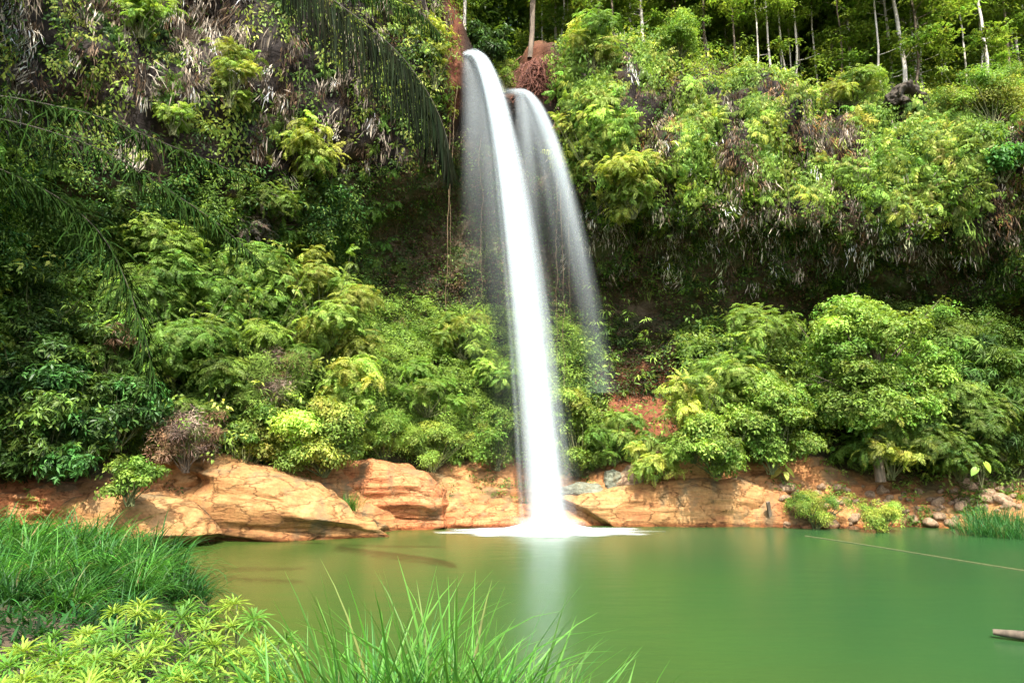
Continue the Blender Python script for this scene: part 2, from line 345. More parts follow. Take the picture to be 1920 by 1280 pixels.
fallgap = np.exp(-((pxs - 905)/70)**2)[:, None]
amp = lipmask*(1 - .75*fallgap)
d = amp*(.9*fbm(TP, 4.0, 3, 3) + .35*fbm(TP, 1.1, 3, 9)) + mid*(.5*fbm(TP, 3, 3, 21) + .18*fbm(TP, .8, 3, 4))
grv = fbm(TP*np.array([1, 1, .28]), 1.5, 3, 61); d = d + amp*smooth(1000, 1080, pxs)[:, None]*(.75*grv - .9*np.exp(-(fbm(TP*np.array([1, 1, .3]), 2.2, 2, 63)/.1)**2))
stra = TP*np.array([.45, .45, 2.2]) + .5*fbm(TP, 2.5, 2, 31)[..., None]
rid = 1 - np.abs(fbm(stra, 1.4, 4, 11))
d = d + low*(.55*fbm(TP, 2.6, 2, 41) + .34*(rid - .6) + .05*fbm(TP, .25, 3, 5)) + smooth(12, 13, VV)*1.2*fbm(TP, 8, 3, 6)
TP = TP + TN*d[..., None]
TN = normals(TP)
if TN[300, 60, 1] > 0: TN = -TN
nu, nv = TY.shape
cpx, cpy = proj(TP)
# cover over the bedrock: soil, wet moss, red earth
moss = np.array([.05, .055, .02]); soil = np.array([.06, .04, .02]); wetr = np.array([.09, .065, .035]); redc = np.array([.2, .065, .028]); litter = np.array([.13, .09, .04])
n1 = fbm(TP, 1.2, 4, 51)[..., None]
cov = smooth(2.5, 3.2, VV + .35*n1[..., 0])
cc = moss*.6*(.7 + .5*n1) + soil*.25
cc = np.where((VV > 6.2)[..., None], np.where(n1 > .2, moss*1.3, wetr*.8), cc)
cc = np.where((VV > 8)[..., None], np.where(n1 > .3, soil*.5, soil*.22), cc)
cc = np.where((VV > 11.4)[..., None], litter*.55*(1 + .4*n1), cc)
lipred = (np.exp(-((cpx - 850)/16)**2)*smooth(8.2, 9, VV) + np.exp(-((cpx - 1000)/42)**2)*smooth(9.2, 10, VV)*(1 - smooth(12., 12.6, VV))*.6)*.9
cc = cc*(1 - lipred[..., None]) + redc*.75*lipred[..., None]
cliffred = smooth(3.0, 3.3, VV)*(1 - smooth(4.6, 5.2, VV))*smooth(1080, 1140, cpx)*(1 - smooth(1280, 1330, cpx))*.9
cc = cc*(1 - cliffred[..., None]) + redc*.8*cliffred[..., None]
cc = np.clip(cc, .006, .6)
I, J = np.meshgrid(np.arange(nu-1), np.arange(nv-1), indexing='ij')
TQ = np.stack([I*nv+J, (I+1)*nv+J, (I+1)*nv+J+1, I*nv+J+1], 2).reshape(-1, 4)
cm = mesh_np('cliff', TP.reshape(-1, 3), TQ, CLIFF, cc.reshape(-1, 3), True, extra={'Cover': cov})
tag(link('cliff', cm), kind='structure')

def surf(px, py, vmin=1.0, vmax=13.8):
    """the nearest cliff point seen at a pixel"""
    e = (cpx - px)**2 + (cpy - py)**2 + 1e6*((VV < vmin) | (VV > vmax)); near = e < max(e.min()*1.5, 90.)
    i = np.argmin(np.where(near, TP[..., 1], 1e9)); return TP.reshape(-1, 3)[i].copy(), TN.reshape(-1, 3)[i].copy()
# sampling
A_, B_, C_ = TP[:-1, :-1], TP[1:, :-1], TP[:-1, 1:]
AREA = np.linalg.norm(np.cross(B_ - A_, C_ - A_), axis=-1); CV = VV[:-1, :-1]; CX = cpx[:-1, :-1]; CY = cpy[:-1, :-1]
def sample(rng, n, dens):
    w = (AREA*dens).ravel(); w = np.maximum(w, 0); w /= w.sum(); id_ = rng.choice(len(w), n, p=w)
    i, j = np.unravel_index(id_, AREA.shape); u = rng.uniform(0, 1, (n, 1)); v = rng.uniform(0, 1, (n, 1))
    P = TP[i, j]*(1-u)*(1-v) + TP[i+1, j]*u*(1-v) + TP[i, j+1]*(1-u)*v + TP[i+1, j+1]*u*v
    return P, TN[i, j], VV[i, j], cpx[i, j], cpy[i, j]
INV = smooth(-130, -60, CX)*(1 - smooth(1980, 2050, CX))*(CY > -220)*(CY < 1010)
MIDP = TP[:-1, :-1]

# ------------------------------------------------------------------ ground, pool, bank
gm = mesh_np('ground', np.array([[-400, -400, -2.4], [400, -400, -2.4], [400, 400, -2.4], [-400, 400, -2.4]], float), np.array([[0, 1, 2, 3]]), SOIL)
tag(link('ground', gm), kind='structure')
SX = [-40, -25, -12, -7, -5.4, -4.7, -4.0, -2.6, -1, 0, 2, 4, 8, 25, 40]; SY = [26, 24, 19.5, 16, 13, 10.8, 9.0, 7.4, 6.7, 6.5, 6.1, 5.4, 3.6, 2, 2]
def bankz(x, y):
    x = np.asarray(x, float); y = np.asarray(y, float); d = np.interp(x, SX, SY) - y
    P = np.stack([x, y, 0*x], -1)
    return np.clip(d*.55, -1.8, 0) + 1.15*(1 - np.exp(-np.maximum(d, 0)*.75)) + .08*fbm(P, 1., 3, 2)*smooth(0, 1, d) + .25*smooth(3, 9, d)
bx, by = np.meshgrid(np.linspace(-40, 40, 220), np.linspace(-30, 27, 180), indexing='ij')
BP = np.stack([bx, by, bankz(bx, by)], 2)
I, J = np.meshgrid(np.arange(219), np.arange(179), indexing='ij')
bm_ = mesh_np('bank', BP.reshape(-1, 3), np.stack([I*180+J, (I+1)*180+J, (I+1)*180+J+1, I*180+J+1], 2).reshape(-1, 4), SOIL, None, True)
tag(link('bank', bm_), kind='structure')
wx, wy = np.meshgrid(np.linspace(-32, 40, 360), np.linspace(1, 34, 200), indexing='ij')
WP = np.stack([wx, wy, 0*wx], 2)
dshore = np.interp(wx, SX, SY); ds = wy - dshore
far = np.interp((wx/np.maximum(wy, 1)*.987*1280 + 960), pxs, TP[:, np.argmin(np.abs(VK-1.0)), 1]) - wy
nz = fbm(WP*np.array([.5, 1.4, 1]), 2.5, 3, 71)
silt = np.clip(1.05*np.exp(-np.maximum(ds, 0)/5.0)*smooth(9, -4, wx) + .95*np.exp(-np.maximum(far, 0)/1.6)*smooth(4, -3, wx) + .5*smooth(-1, -8, wx) + .5*np.exp(-np.maximum(far, 0)/.5) + .25*np.exp(-np.maximum(ds, 0)/3.5) + .18*nz, 0, 1)[..., None]
deep = np.clip(smooth(-2, 9, wx)*.8 + .2*nz, 0, 1)[..., None]
wc = np.array([.045, .115, .024])*(1-deep) + np.array([.025, .09, .03])*deep
wc = (wc*(1-silt) + np.array([.06, .105, .018])*silt)*.63
I, J = np.meshgrid(np.arange(359), np.arange(199), indexing='ij')
wm_ = mesh_np('water', WP.reshape(-1, 3), np.stack([I*200+J, (I+1)*200+J, (I+1)*200+J+1, I*200+J+1], 2).reshape(-1, 4), WATER, wc.reshape(-1, 3), True)
tag(link('water', wm_), kind='structure')

# ------------------------------------------------------------------ waterfalls
def strands(rng, specs):
    Vs, Qs, As, o = [], [], [], 0
    nt, nc = 46, 7
    for (p0, v, w0, wg, zend, alpha, fade, t0) in specs:
        T = sqrt((p0[2] - zend)/4.905); t = np.concatenate([np.linspace(-t0, 0, 6, endpoint=False), T*np.linspace(0, 1, nt-6)**.85])
        tp = np.maximum(t, 0)
        P = np.stack([p0[0] + v[0]*t, p0[1] + v[1]*t, p0[2] - 4.905*tp**2 + .35*np.maximum(-t, 0)], 1)
        P[:, 0] += .05*np.cumsum(rng.normal(0, .12, nt)); yaw = rng.uniform(-.9, .9)
        sv = np.array([cos(yaw), sin(yaw), 0]); bv = np.array([sin(yaw), -cos(yaw), 0])
        w = w0*(.55 + wg*tp); u = np.linspace(-1, 1, nc)
        V = P[:, None] + (u[None, :, None]*w[:, None, None]*.5)*sv + ((1-u**2)[None, :, None]*w[:, None, None]*.18)*bv
        q = tp/T
        al = (1 - np.abs(u)**1.6)[None]*np.ones((nt, 1))
        st = vnoise(np.stack([q*5 + rng.uniform(0, 99), 0*q, 0*q], 1), 5)*.55 + 1
        ef = np.clip((t + t0)/max(t0, 1e-3)*1.2, 0, 1)*(1 - fade*(smooth(.2, .95, q) if fade > .9 else smooth(.45, 1., q)))
        al = np.clip(al*alpha*st[:, None]*ef[:, None], 0, 1)
        i = np.arange(nt-1)[:, None]*nc; j = np.arange(nc-1)[None]
        Vs.append(V.reshape(-1, 3)); Qs.append((np.stack([i+j, i+j+1, i+nc+j+1, i+nc+j], 2)).reshape(-1, 4)+o); As.append(al.ravel()); o += nt*nc
    return np.concatenate(Vs), np.concatenate(Qs), np.concatenate(As)
def waterfall(label, specs, seed, loc):
    rng = np.random.default_rng(seed); V, Q, A = strands(rng, specs(rng))
    m = mesh_np('waterfall', V - loc, Q, FALL, None, True, extra={'Alpha': A})
    return tag(link('waterfall', m, None, loc), label, 'waterfall')
def main_specs(rng):
    L0 = at(881, 103, 31.5); out = []
    for i in range(84):
        f = np.clip(rng.normal(1, .035), .8, 1.12); off = np.clip(rng.normal(0, .15), -.34, .3)
        p = L0 + np.array([off, rng.uniform(-.25, .35), rng.normal(0, .06) - .0])
        out.append((p, (1.69*f + rng.normal(0, .1), -1.85*f + rng.normal(0, .1)), rng.uniform(.16, .5), rng.uniform(.3, .55), -.05, rng.uniform(.1, .32), .45, .45))
    for i in range(26):          # soft outer spray carried along with the jet
        p = L0 + np.array([rng.normal(0, .12), rng.uniform(-.25, .35), rng.normal(0, .05)])
        out.append((p, (1.69 + rng.normal(0, .16), -1.85 + rng.normal(0, .15)), rng.uniform(.5, .8), rng.uniform(.5, .9), -.05, rng.uniform(.03, .07), .2, .3))
    for i in range(46):          # slower water peeling off to the left of the jet
        f = rng.uniform(.0, .95)**1.0
        p = L0 + np.array([rng.uniform(-.28, .2), rng.uniform(-.1, .3), rng.normal(-.05, .08)])
        out.append((p, (1.75*f + rng.normal(0, .06), -1.2*f - .25 + rng.normal(0, .08)), rng.uniform(.5, 1.0), rng.uniform(.4, .7), 1.4 if f > .5 else rng.uniform(7, 10), rng.uniform(.03, .085), .95, .25))
    return out
def second_specs(rng):
    L0 = at(969, 172, 31.5); out = []
    for i in range(34):
        f = np.clip(rng.normal(1, .06), .8, 1.15); p = L0 + np.array([rng.normal(0, .1), rng.uniform(-.2, .2), rng.normal(0, .05)])
        out.append((p, (2.18*f + rng.normal(0, .07), -.95*f + rng.normal(0, .07)), rng.uniform(.4, .7), rng.uniform(.3, .5), 5.6, rng.uniform(.06, .11), .93, .3))
    for i in range(46):
        f = rng.uniform(.05, 1.); p = L0 + np.array([rng.uniform(-.12, .15), rng.uniform(-.2, .2), rng.normal(-.05, .06)])
        out.append((p, (2.15*f, -.9*f - .1 + rng.normal(0, .06)), rng.uniform(.4, .9), rng.uniform(.4, .7), rng.uniform(6, 9), rng.uniform(.03, .075), .97, .2))
    return out
waterfall('tall thick white waterfall plunging from the cliff lip into the green pool', main_specs, 1, np.array([1.3, 27.6, 0]))
waterfall('shorter thinner waterfall to the right of the main one, fading out over the bushes', second_specs, 2, np.array([3.8, 30, 5.4]))
# foam
rng = np.random.default_rng(5)
fr = np.linspace(0, 1, 26); fa = np.linspace(0, 2*pi, 90, endpoint=False); FR, FA = np.meshgrid(fr, fa, indexing='ij')
fx = FR*np.cos(FA)*4.5; fy = FR*np.sin(FA)*2.; nzf = vnoise(np.stack([fx*1.2, fy*2, 0*fx], 2), 3)
fz = .02 + .4*np.exp(-(FR*3.2)**2) + .1*(1-FR)*np.maximum(nzf, 0)
fal = np.clip((1 - smooth(.4, 1.0, FR + .22*nzf))*1.0, 0, 1)
fi = np.arange(25)[:, None]*90; fj = np.arange(90)[None]; fk = (fj+1) % 90
fm = mesh_np('foam', np.stack([fx, fy, fz], 2).reshape(-1, 3), np.stack([fi+fj, fi+90+fj, fi+90+fk, fi+fk], 2).reshape(-1, 4), FOAM, None, True, extra={'Alpha': fal})
fo = link('foam', fm, None, (1.45, 27.3, 0)); tag(fo, 'white foam spreading over the pool at the foot of the main waterfall', 'foam')
sp = []
for i in range(90):              # spray thrown up round the impact, part of the foam
    a = rng.uniform(0, 2*pi); r0 = rng.uniform(0, .7); s0 = rng.uniform(1., 3.4); q = rng.uniform(.3, 1.8)
    t = np.linspace(0, 2*s0/9.81, 9); P = np.stack([cos(a)*(r0 + q*t)*1.3, sin(a)*(r0 + q*t)*.8, .05 + s0*t - 4.9*t*t], 1)
    sp.append(P)
Vs, Qs, As, o = [], [], [], 0
for P in sp:
    u = np.linspace(-1, 1, 5); w = rng.uniform(.4, .9); V = P[:, None] + u[None, :, None]*np.array([w/2, 0, 0]); al = (1-u**2)[None]*np.sin(np.linspace(.2, pi, 9))[:, None]*.035
    i = np.arange(8)[:, None]*5; j = np.arange(4)[None]
    Vs.append(V.reshape(-1, 3)); Qs.append(np.stack([i+j, i+j+1, i+6+j, i+5+j], 2).reshape(-1, 4)+o); As.append(al.ravel()); o += 45
link('spray', mesh_np('spray', np.concatenate(Vs), np.concatenate(Qs), FOAM, None, True, extra={'Alpha': np.concatenate(As)}), fo)

# ------------------------------------------------------------------ rocks
import bmesh
def ico(sub):
    b = bmesh.new(); bmesh.ops.create_icosphere(b, subdivisions=sub, radius=1)
    V = np.array([v.co[:] for v in b.verts]); F = np.array([[v.index for v in f.verts] for f in b.faces]); b.free(); return V, F
ICO = {k: ico(k) for k in (3, 4, 6)}
def rock(name, label, px, py, y, wpx, hpx, depth, mat, seed, tilt=0, sub=6, rough=.12, strat=.1, group=None, cat='rock', box=.7, z=None, taper=0, hollow=None):
    V, F = ICO[sub]; k = y/1280
    c = at(px, py, y)
    if z is not None: c[2] = z
    r = np.array([wpx*k/2, depth/2, hpx*k/2])
    U = np.sign(V)*np.abs(V)**box; U /= np.max(np.linalg.norm(U, axis=1))/1.05
    P = U*r; rg = np.random.default_rng(seed*31 + 5)
    for k in range(16):              # fracture planes
        nn = unit(rg.normal(0, 1, 3)*np.array([.8, .7, 1.])); pr = P@nn; dd = pr.max()*rg.uniform(.62, .93); P = P - np.maximum(pr - dd, 0)[:, None]*nn*.94
    P = P*np.array([r[0]/np.abs(P[:, 0]).max(), 1, r[2]/np.abs(P[:, 2]).max()])
    s_ = np.array([.5, .5, 2.])/max(r.mean(), .05)
    n = unit(V/r)
    dsp = .6*rough*r.min()*2*fbm(P/max(r.mean(), .05) + seed*7.7, .8, 3, seed) + strat*r.min()*(1 - np.abs(fbm(P*s_ + seed*3.1, .6, 3, seed+5)) - .6) + .03*r.min()*fbm(P/max(r.mean(), .05)*6 + seed, .8, 3, seed)
    gq = fbm(P*np.array([.8, .8, 1.6])/max(r.mean(), .05) + seed*1.7, 1.1, 3, seed+9); dsp = dsp - .09*r.min()*np.exp(-(gq/.045)**2)   # joints
    P = P + n*dsp[:, None]
    P[:, 2] = np.where(P[:, 2] > 0, P[:, 2]*(1 - taper*np.clip(P[:, 0]/r[0], -1, 1)), P[:, 2])
    if hollow: P[:, 1] += hollow[3]*np.exp(-((P[:, 0]/r[0]-hollow[0])/hollow[2])**2 - ((P[:, 2]/r[2]-hollow[1])/(hollow[2]*1.5))**2)*(P[:, 1] < r[1]*.3)
    ct, s2 = cos(tilt), sin(tilt); P = np.stack([P[:, 0]*ct + P[:, 2]*s2, P[:, 1], -P[:, 0]*s2 + P[:, 2]*ct], 1)
    m = mesh_np(name, P, F, mat, None, True); o = link(name, m, None, c)
    return tag(o, label, cat, group)
rock('rock_slab', 'low rounded reddish tan slab of rock just behind the left grass mound', 195, 985, 23.2, 400, 130, 2.6, SLAB, 1, .12, taper=.2)
rock('rock_slab', 'large smooth tan slab sloping down into the pool, left of the waterfall', 490, 960, 25.8, 470, 150, 3.6, SLAB, 2, .1, rough=.07, strat=.2, taper=.5, hollow=(-.52, .62, .2, 1.1))
rock('rock_slab', 'upper pale block leaning on the large tan slab under the left bushes', 330, 905, 26.1, 200, 110, 2.2, SLAB, 3, .3, taper=.2)
rock('rock_slab', 'broken red ledge of cracked sandstone between the tan slab and the waterfall', 740, 940, 29., 400, 130, 2.6, REDROCK, 4, .04, rough=.18, strat=.3, taper=-.1)
rock('rock_slab', 'low brown wet ledge at the water between the red ledge and the waterfall foot', 900, 975, 29.4, 260, 60, 1.8, REDROCK, 12, .0, rough=.15, strat=.3)
rock('rock_slab', 'long pale orange rock shelf rising from the water right of the waterfall', 1265, 968, 30.2, 430, 130, 2.4, SLAB, 6, -.02, rough=.1, strat=.18, taper=-.25)
rock('rock_slab', 'reddish cracked block at the far left, half hidden by the grass mound', 60, 960, 22.6, 200, 110, 2.2, REDROCK, 13, .1, rough=.15, strat=.25, taper=.2)
rock('rock_slab', 'small broken tan block at the water between the reddish slab and the large tan slab', 345, 985, 24.2, 120, 60, 1.4, SLAB, 14, .25, rough=.12, strat=.3)
rock('rock_slab', 'flat tan step at the right foot of the large tan slab', 650, 985, 27.2, 190, 46, 1.8, SLAB, 15, .06, rough=.12, strat=.3)
rock('boulder', 'flat grey green boulder touching the right edge of the main waterfall', 1098, 922, 30.1, 92, 36, 1., GREYROCK, 7, -.12)
rock('boulder', 'upright dark grey block beside the flat grey green boulder', 1148, 905, 30.6, 34, 52, .8, GREYROCK, 8, .1)
rock('boulder', 'brown boulder with dark hollow on top of the orange shelf', 1198, 898, 30.6, 92, 56, 1.2, COBBLE, 9, .05)

# ------------------------------------------------------------------ cliff cover (nobody could count it: stuff)
rng = np.random.default_rng(77)
def blob(P, *bl):
    x, y = proj(P); r = 0
    for (bx_, by_, rx, ry, a) in bl: r = r + a*np.exp(-((x-bx_)/rx)**2 - ((y-by_)/ry)**2)
    return r
def box2(x0, x1, y0, y1, f=30):
    return smooth(x0-f, x0+f, CX)*(1-smooth(x1-f, x1+f, CX))*smooth(y0-f, y0+f, CY)*(1-smooth(y1-f, y1+f, CY))
nA = fbm(MIDP*np.array([1, 1, .45]), 1.7, 3, 101); nB = fbm(MIDP*np.array([1, 1, .6]), 1.0, 3, 131)
notfall = 1 - np.exp(-((CX-905)/50)**2)*smooth(9, 9.8, CV)
ferns = [fern_clump(rng, 11, npair=10, ll=.24, lw=.085, hang=.3) for _ in range(4)]
def pick_cols(rng, P, pal, sc=2., s=0):
    """plants of one kind grow together: the palette index follows a noise field"""
    f = (fbm(P, sc, 2, s)*.5 + .5 + rng.normal(0, .12, len(P)))*len(pal); i = np.clip(f.astype(int), 0, len(pal)-1)
    return np.array(pal)[i]
def droop(ll, h):
    ll.D = unit(ll.D + np.array([0, 0, -h])); return ll
def fern_cover(name, n, dens, pal, smin, smax, seed, up=.5, mat=None, hang=0):
    rng = np.random.default_rng(seed); P, N, v, x, y = sample(rng, n, dens*INV); out = []
    C = pick_cols(rng, P, pal, 2.4, seed); C = np.clip(C*np.exp(rng.normal(0, .25, (n, 1)))*np.exp(rng.normal(0, .08, (n, 3))), .004, .7)
    z = unit(N*np.array([1, 1, .6]) + np.array([0, -.1, up]) + rng.normal(0, .15, (n, 3)))
    for k in range(4):
        q = np.arange(n) % 4 == k
        out.append(inst(ferns[k], rotm(rng.uniform(0, 6.3, q.sum()), z[q]), P[q], rng.uniform(smin, smax, q.sum()), C[q]))
    return tag(link(name, leaves_mesh(name, droop(cat(out), hang), mat or LEAF)), kind='stuff')
def skirt_cover(name, n, dens, pal, seed, Lr=(.12, .45), Wr=(.018, .05), per=26):
    rng = np.random.default_rng(seed); P, N, v, x, y = sample(rng, n, dens*INV)
    C = np.array(pal)[rng.integers(0, len(pal), n)]; C = .75*C + .25*pick_cols(rng, P, pal, 1.2, seed); k = n*per
    sz = np.repeat(rng.uniform(.5, 1.4, n), per)[:, None]
    PP = np.repeat(P, per, 0) + rng.normal(0, 1, (k, 3))*np.array([.13, .1, .2])*sz + np.repeat(N, per, 0)*rng.uniform(.05, .4, (k, 1))
    D = np.array([0, 0, -1.]) + rng.normal(0, .2, (k, 3)) + np.repeat(N, per, 0)*.1 + np.repeat(rng.normal(0, .25, (n, 3)), per, 0)
    CC = np.repeat(C, per, 0)*np.exp(rng.normal(0, .3, (k, 1)))*np.exp(np.repeat(rng.normal(0, .45, (n, 1)), per, 0))
    ll = LL(PP, D, np.repeat(N, per, 0) + rng.normal(0, .5, (k, 3)), rng.uniform(*Lr, k)*sz[:, 0], rng.uniform(*Wr, k), np.clip(CC, .005, .72))
    return tag(link(name, leaves_mesh(name, ll, DRY, .12, .2)), kind='stuff')
def leaf_cover(name, n, dens, pal, seed, L=.16, Wd=.08, per=9, r=.22, off=.25, mat=None, sc=1.8, b=.25, hang=0, out_=.7):
    rng = np.random.default_rng(seed); P, N, v, x, y = sample(rng, n, dens*INV); out = []
    C = pick_cols(rng, P, pal, sc, seed); C = np.clip(C*np.exp(rng.normal(0, b, (n, 1))), .004, .7)
    P = P + N*(rng.uniform(0, off, n) + off*2.6*np.clip(fbm(P, .9, 2, seed+3), 0, 1))[:, None]
    z = unit(N*out_ + np.array([0, 0, 1.6 - out_]) + rng.normal(0, .25, (n, 3)))
    for k in range(3):
        q = np.arange(n) % 3 == k; s_ = spray(rng, per, r, L, Wd)
        out.append(inst(s_, rotm(rng.uniform(0, 6.3, q.sum()), z[q]), P[q], rng.uniform(.7, 1.4, q.sum()), C[q]))
    return tag(link(name, leaves_mesh(name, droop(cat(out), hang), mat or LEAF)), kind='stuff')
up_face = smooth(7.9, 8.6, CV)*(1-smooth(12.2, 13, CV))
rt = smooth(1030, 1060, CX)
# right cliff
wall = rt*smooth(7.9, 8.4, CV)*(1-smooth(10.8, 11.6, CV)); clump = smooth(-.08, .14, nA + .35*nB)
fern_cover('hanging_ferns', 1400, wall*(.1 + smooth(480, 340, CY))*clump*notfall, [LG*1.1, LG, YG*.9, MG*1.4, LG*1.2], .55, 1.1, 11, .15, None, .7)
fern_cover('hanging_ferns', 520, rt*box2(1040, 2000, 330, 580)*smooth(7.2, 7.8, CV)*(1-smooth(12, 13, CV))*smooth(.05, .5, nB), [LG, MG, YG*.7, LG*1.2], .25, .55, 12, .1, None, .8)
skirt_cover('dead_fern_skirts', 520, wall*box2(1040, 2000, 250, 560)*smooth(-.1, .35, -nA), [BRN*.6, GRY*.3, BRN*1.2, BRN*.3, ORG*.4, GRY*.8, BRN*.25, LG*.5, MG*.6], 13)
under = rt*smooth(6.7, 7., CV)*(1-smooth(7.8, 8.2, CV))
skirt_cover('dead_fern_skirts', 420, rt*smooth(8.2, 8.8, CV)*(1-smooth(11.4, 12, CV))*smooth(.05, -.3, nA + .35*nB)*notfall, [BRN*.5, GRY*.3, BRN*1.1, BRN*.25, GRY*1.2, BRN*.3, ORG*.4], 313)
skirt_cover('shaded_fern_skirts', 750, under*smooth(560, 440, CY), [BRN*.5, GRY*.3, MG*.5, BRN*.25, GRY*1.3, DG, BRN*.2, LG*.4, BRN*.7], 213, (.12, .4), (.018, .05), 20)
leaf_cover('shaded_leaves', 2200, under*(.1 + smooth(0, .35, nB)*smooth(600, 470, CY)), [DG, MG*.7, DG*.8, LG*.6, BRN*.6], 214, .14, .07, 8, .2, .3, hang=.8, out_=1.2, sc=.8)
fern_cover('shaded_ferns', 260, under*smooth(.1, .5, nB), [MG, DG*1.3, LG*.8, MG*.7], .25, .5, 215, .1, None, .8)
skirt_cover('dead_fern_skirts', 300, rt*smooth(7.0, 7.5, CV)*(1-smooth(8.6, 9.2, CV)), [BRN*.5, GRY*.4, MG*.6, BRN*.3, GRY*1., DG, BRN*.3, LG*.5], 113)
leaf_cover('dark_creepers', 4200, rt*smooth(8., 8.5, CV)*(1-smooth(11.6, 12.2, CV))*notfall, [DG, MG*.8, BRN*.4, DG*1.3, MG], 114, .14, .07, 9, .25, .15, hang=.8, out_=1.2)
leaf_cover('creeping_leaves', 4600, wall*(clump*smooth(540, 400, CY) + .05), [YG*.8, LG, MG*1.2, LG*1.1, LG], 14, .15, .075, 10, .25, .35, hang=.7, out_=1.2)
leaf_cover('creeping_leaves', 4200, rt*smooth(10.4, 11., CV)*(1-smooth(12.2, 12.6, CV))*(.15 + smooth(-.3, .2, nB)), [YG*.9, LG, LG*1.2, YG*.8, MG*1.2], 15, .15, .07, 10, .3, .45)
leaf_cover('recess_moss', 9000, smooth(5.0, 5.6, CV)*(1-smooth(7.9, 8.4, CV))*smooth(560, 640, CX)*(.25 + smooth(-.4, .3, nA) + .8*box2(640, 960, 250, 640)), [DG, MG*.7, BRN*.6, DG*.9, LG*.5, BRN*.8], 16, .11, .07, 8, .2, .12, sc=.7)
# centre and left slope under the overhang
tal = smooth(2.9, 3.5, CV)*(1-smooth(5.0, 6.2, CV)); tall_ = smooth(2.9, 3.5, CV)*(1-smooth(7.6, 8.4, CV))
leaf_cover('slope_undergrowth', 8500, tal*box2(640, 1100, 540, 890), [MG*1.3, LG, LG*.8, MG, LG*1.1], 17, .12, .045, 13, .25, .3, sc=1.)
leaf_cover('slope_undergrowth', 12000, tall_*smooth(700, 600, CX)*smooth(-.5, .2, nA+.4*nB), [MG*1.2, MG*.8, LG, BG, DG*1.3, LG*.8], 18, .14, .05, 12, .28, .5, sc=1.1)
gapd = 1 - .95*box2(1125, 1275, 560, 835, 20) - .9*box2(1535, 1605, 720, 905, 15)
leaf_cover('slope_undergrowth', 4600, tal*smooth(1060, 1120, CX)*np.clip(gapd, 0, 1), [MG, DG*1.4, LG*.8, MG*.8], 19, .18, .08, 10, .28, .45, sc=1.)
leaf_cover('recess_shade_leaves', 1600, tal*box2(1115, 1290, 540, 745, 20), [DG*.8, DG*.5, BRN*.35, MG*.5], 219, .11, .06, 9, .2, .12)  # recess shadow put into leaf colour over this sunlit part of the slope
thk = smooth(2.9, 3.4, CV)*(1-smooth(5.2, 6.4, CV))*(1 - box2(650, 1110, 0, 1300, 25))*np.clip(gapd, 0, 1)
leaf_cover('thicket', 2600, thk*smooth(-.3, .3, nA), [MG, LG, MG*.7, LG*.8, YG*.8, DG*1.5], 220, .2, .09, 9, .3, 1.1, sc=.7, b=.35)
leaf_cover('thicket', 2600, thk*smooth(-.3, .3, nB), [MG*1.2, LG, DG*1.6, LG*.8], 221, .3, .045, 10, .15, 1.0, sc=.7, b=.35)
fern_cover('thicket_ferns', 260, thk, [LG, MG, YG*.9, MG*1.3, LG*1.1], .8, 1.5, 222, .8)
fern_cover('slope_ferns', 620, tall_*smooth(780, 660, CX), [LG*.8, MG, MG*1.2, LG], .4, .95, 20, .9)
fern_cover('slope_ferns', 260, tal*smooth(640, 700, CX)*np.clip(gapd, 0, 1), [LG*.9, MG, MG*1.2, LG*.7], .35, .8, 120, .9)
ledge = smooth(1.5, 1.8, CV)*(1-smooth(2.9, 3.2, CV))
leaf_cover('ledge_plants', 420, ledge*smooth(1420, 1470, CX)*smooth(-.2, .3, nB), [LG, MG, MG*.7, LG*.8], 301, .13, .05, 11, .16, .2)
leaf_cover('ledge_plants', 260, ledge*smooth(1420, 1350, CX)*smooth(.1, .4, nB), [MG, MG*.7, DG*1.5, BRN], 302, .1, .05, 10, .14, .12)
# left overhang
lf = smooth(850, 800, CX)
leaf_cover('left_cliff_leaves', 2700, lf*up_face*(.1 + smooth(-.1, .5, nA)), [MG, DG, LG*.9, YG*.8, DG*1.2], 21, .16, .07, 9, .25, .3, sc=1., hang=.7, out_=1.2)
skirt_cover('left_dead_fern_skirts', 1250, lf*up_face*smooth(-.5, .2, -nA)*smooth(520, 420, CY), [BRN*.3, GRY*.4, BRN*.6, BRN*.2, GRY*1.4, BRN*.25, GRY*.25, BRN*.15, GRY*1.3], 22, (.15, .6), (.02, .06))
fern_cover('left_hanging_ferns', 230, lf*up_face*smooth(0, .6, nB)*smooth(470, 400, CY), [MG, LG, DG*1.4, YG*.8], .35, .75, 23, .1, None, .8)
fern_cover('fall_side_ferns', 130, smooth(8.3, 9., CV)*box2(650, 845, -60, 280, 20), [YG*.8, LG, MG], .35, .7, 24)
leaf_cover('fall_side_leaves', 1500, smooth(8.3, 9., CV)*box2(640, 848, -60, 340, 20), [YG*.7, LG*.8, YG*.5, MG, BRN], 25, .16, .07)
# forest floor on the plateau and the slope behind
leaf_cover('forest_undergrowth', 3400, smooth(11.8, 12.1, CV)*(1-smooth(12.5, 12.8, CV))*smooth(820, 900, CX)*notfall, [LG, MG, YG*.8, DG*1.5, LG*.8, MG], 26, .2, .085, 10, .35, .8, sc=1.2)
leaf_cover('forest_undergrowth', 3600, smooth(12.5, 12.8, CV)*(1-smooth(13.4, 13.7, CV))*smooth(820, 900, CX)*notfall*smooth(-.2, .3, nB), [DG*1.3, MG*.8, MG, LG*.7], 126, .3, .12, 10, .5, 1.4, sc=1.5)
leaf_cover('distant_forest', 6000, smooth(12.9, 13.2, CV)*smooth(760, 860, CX), [DG*1.3, MG*.8, MG, DG*1.6], 27, .6, .28, 10, 1.2, 5.0, sc=5)

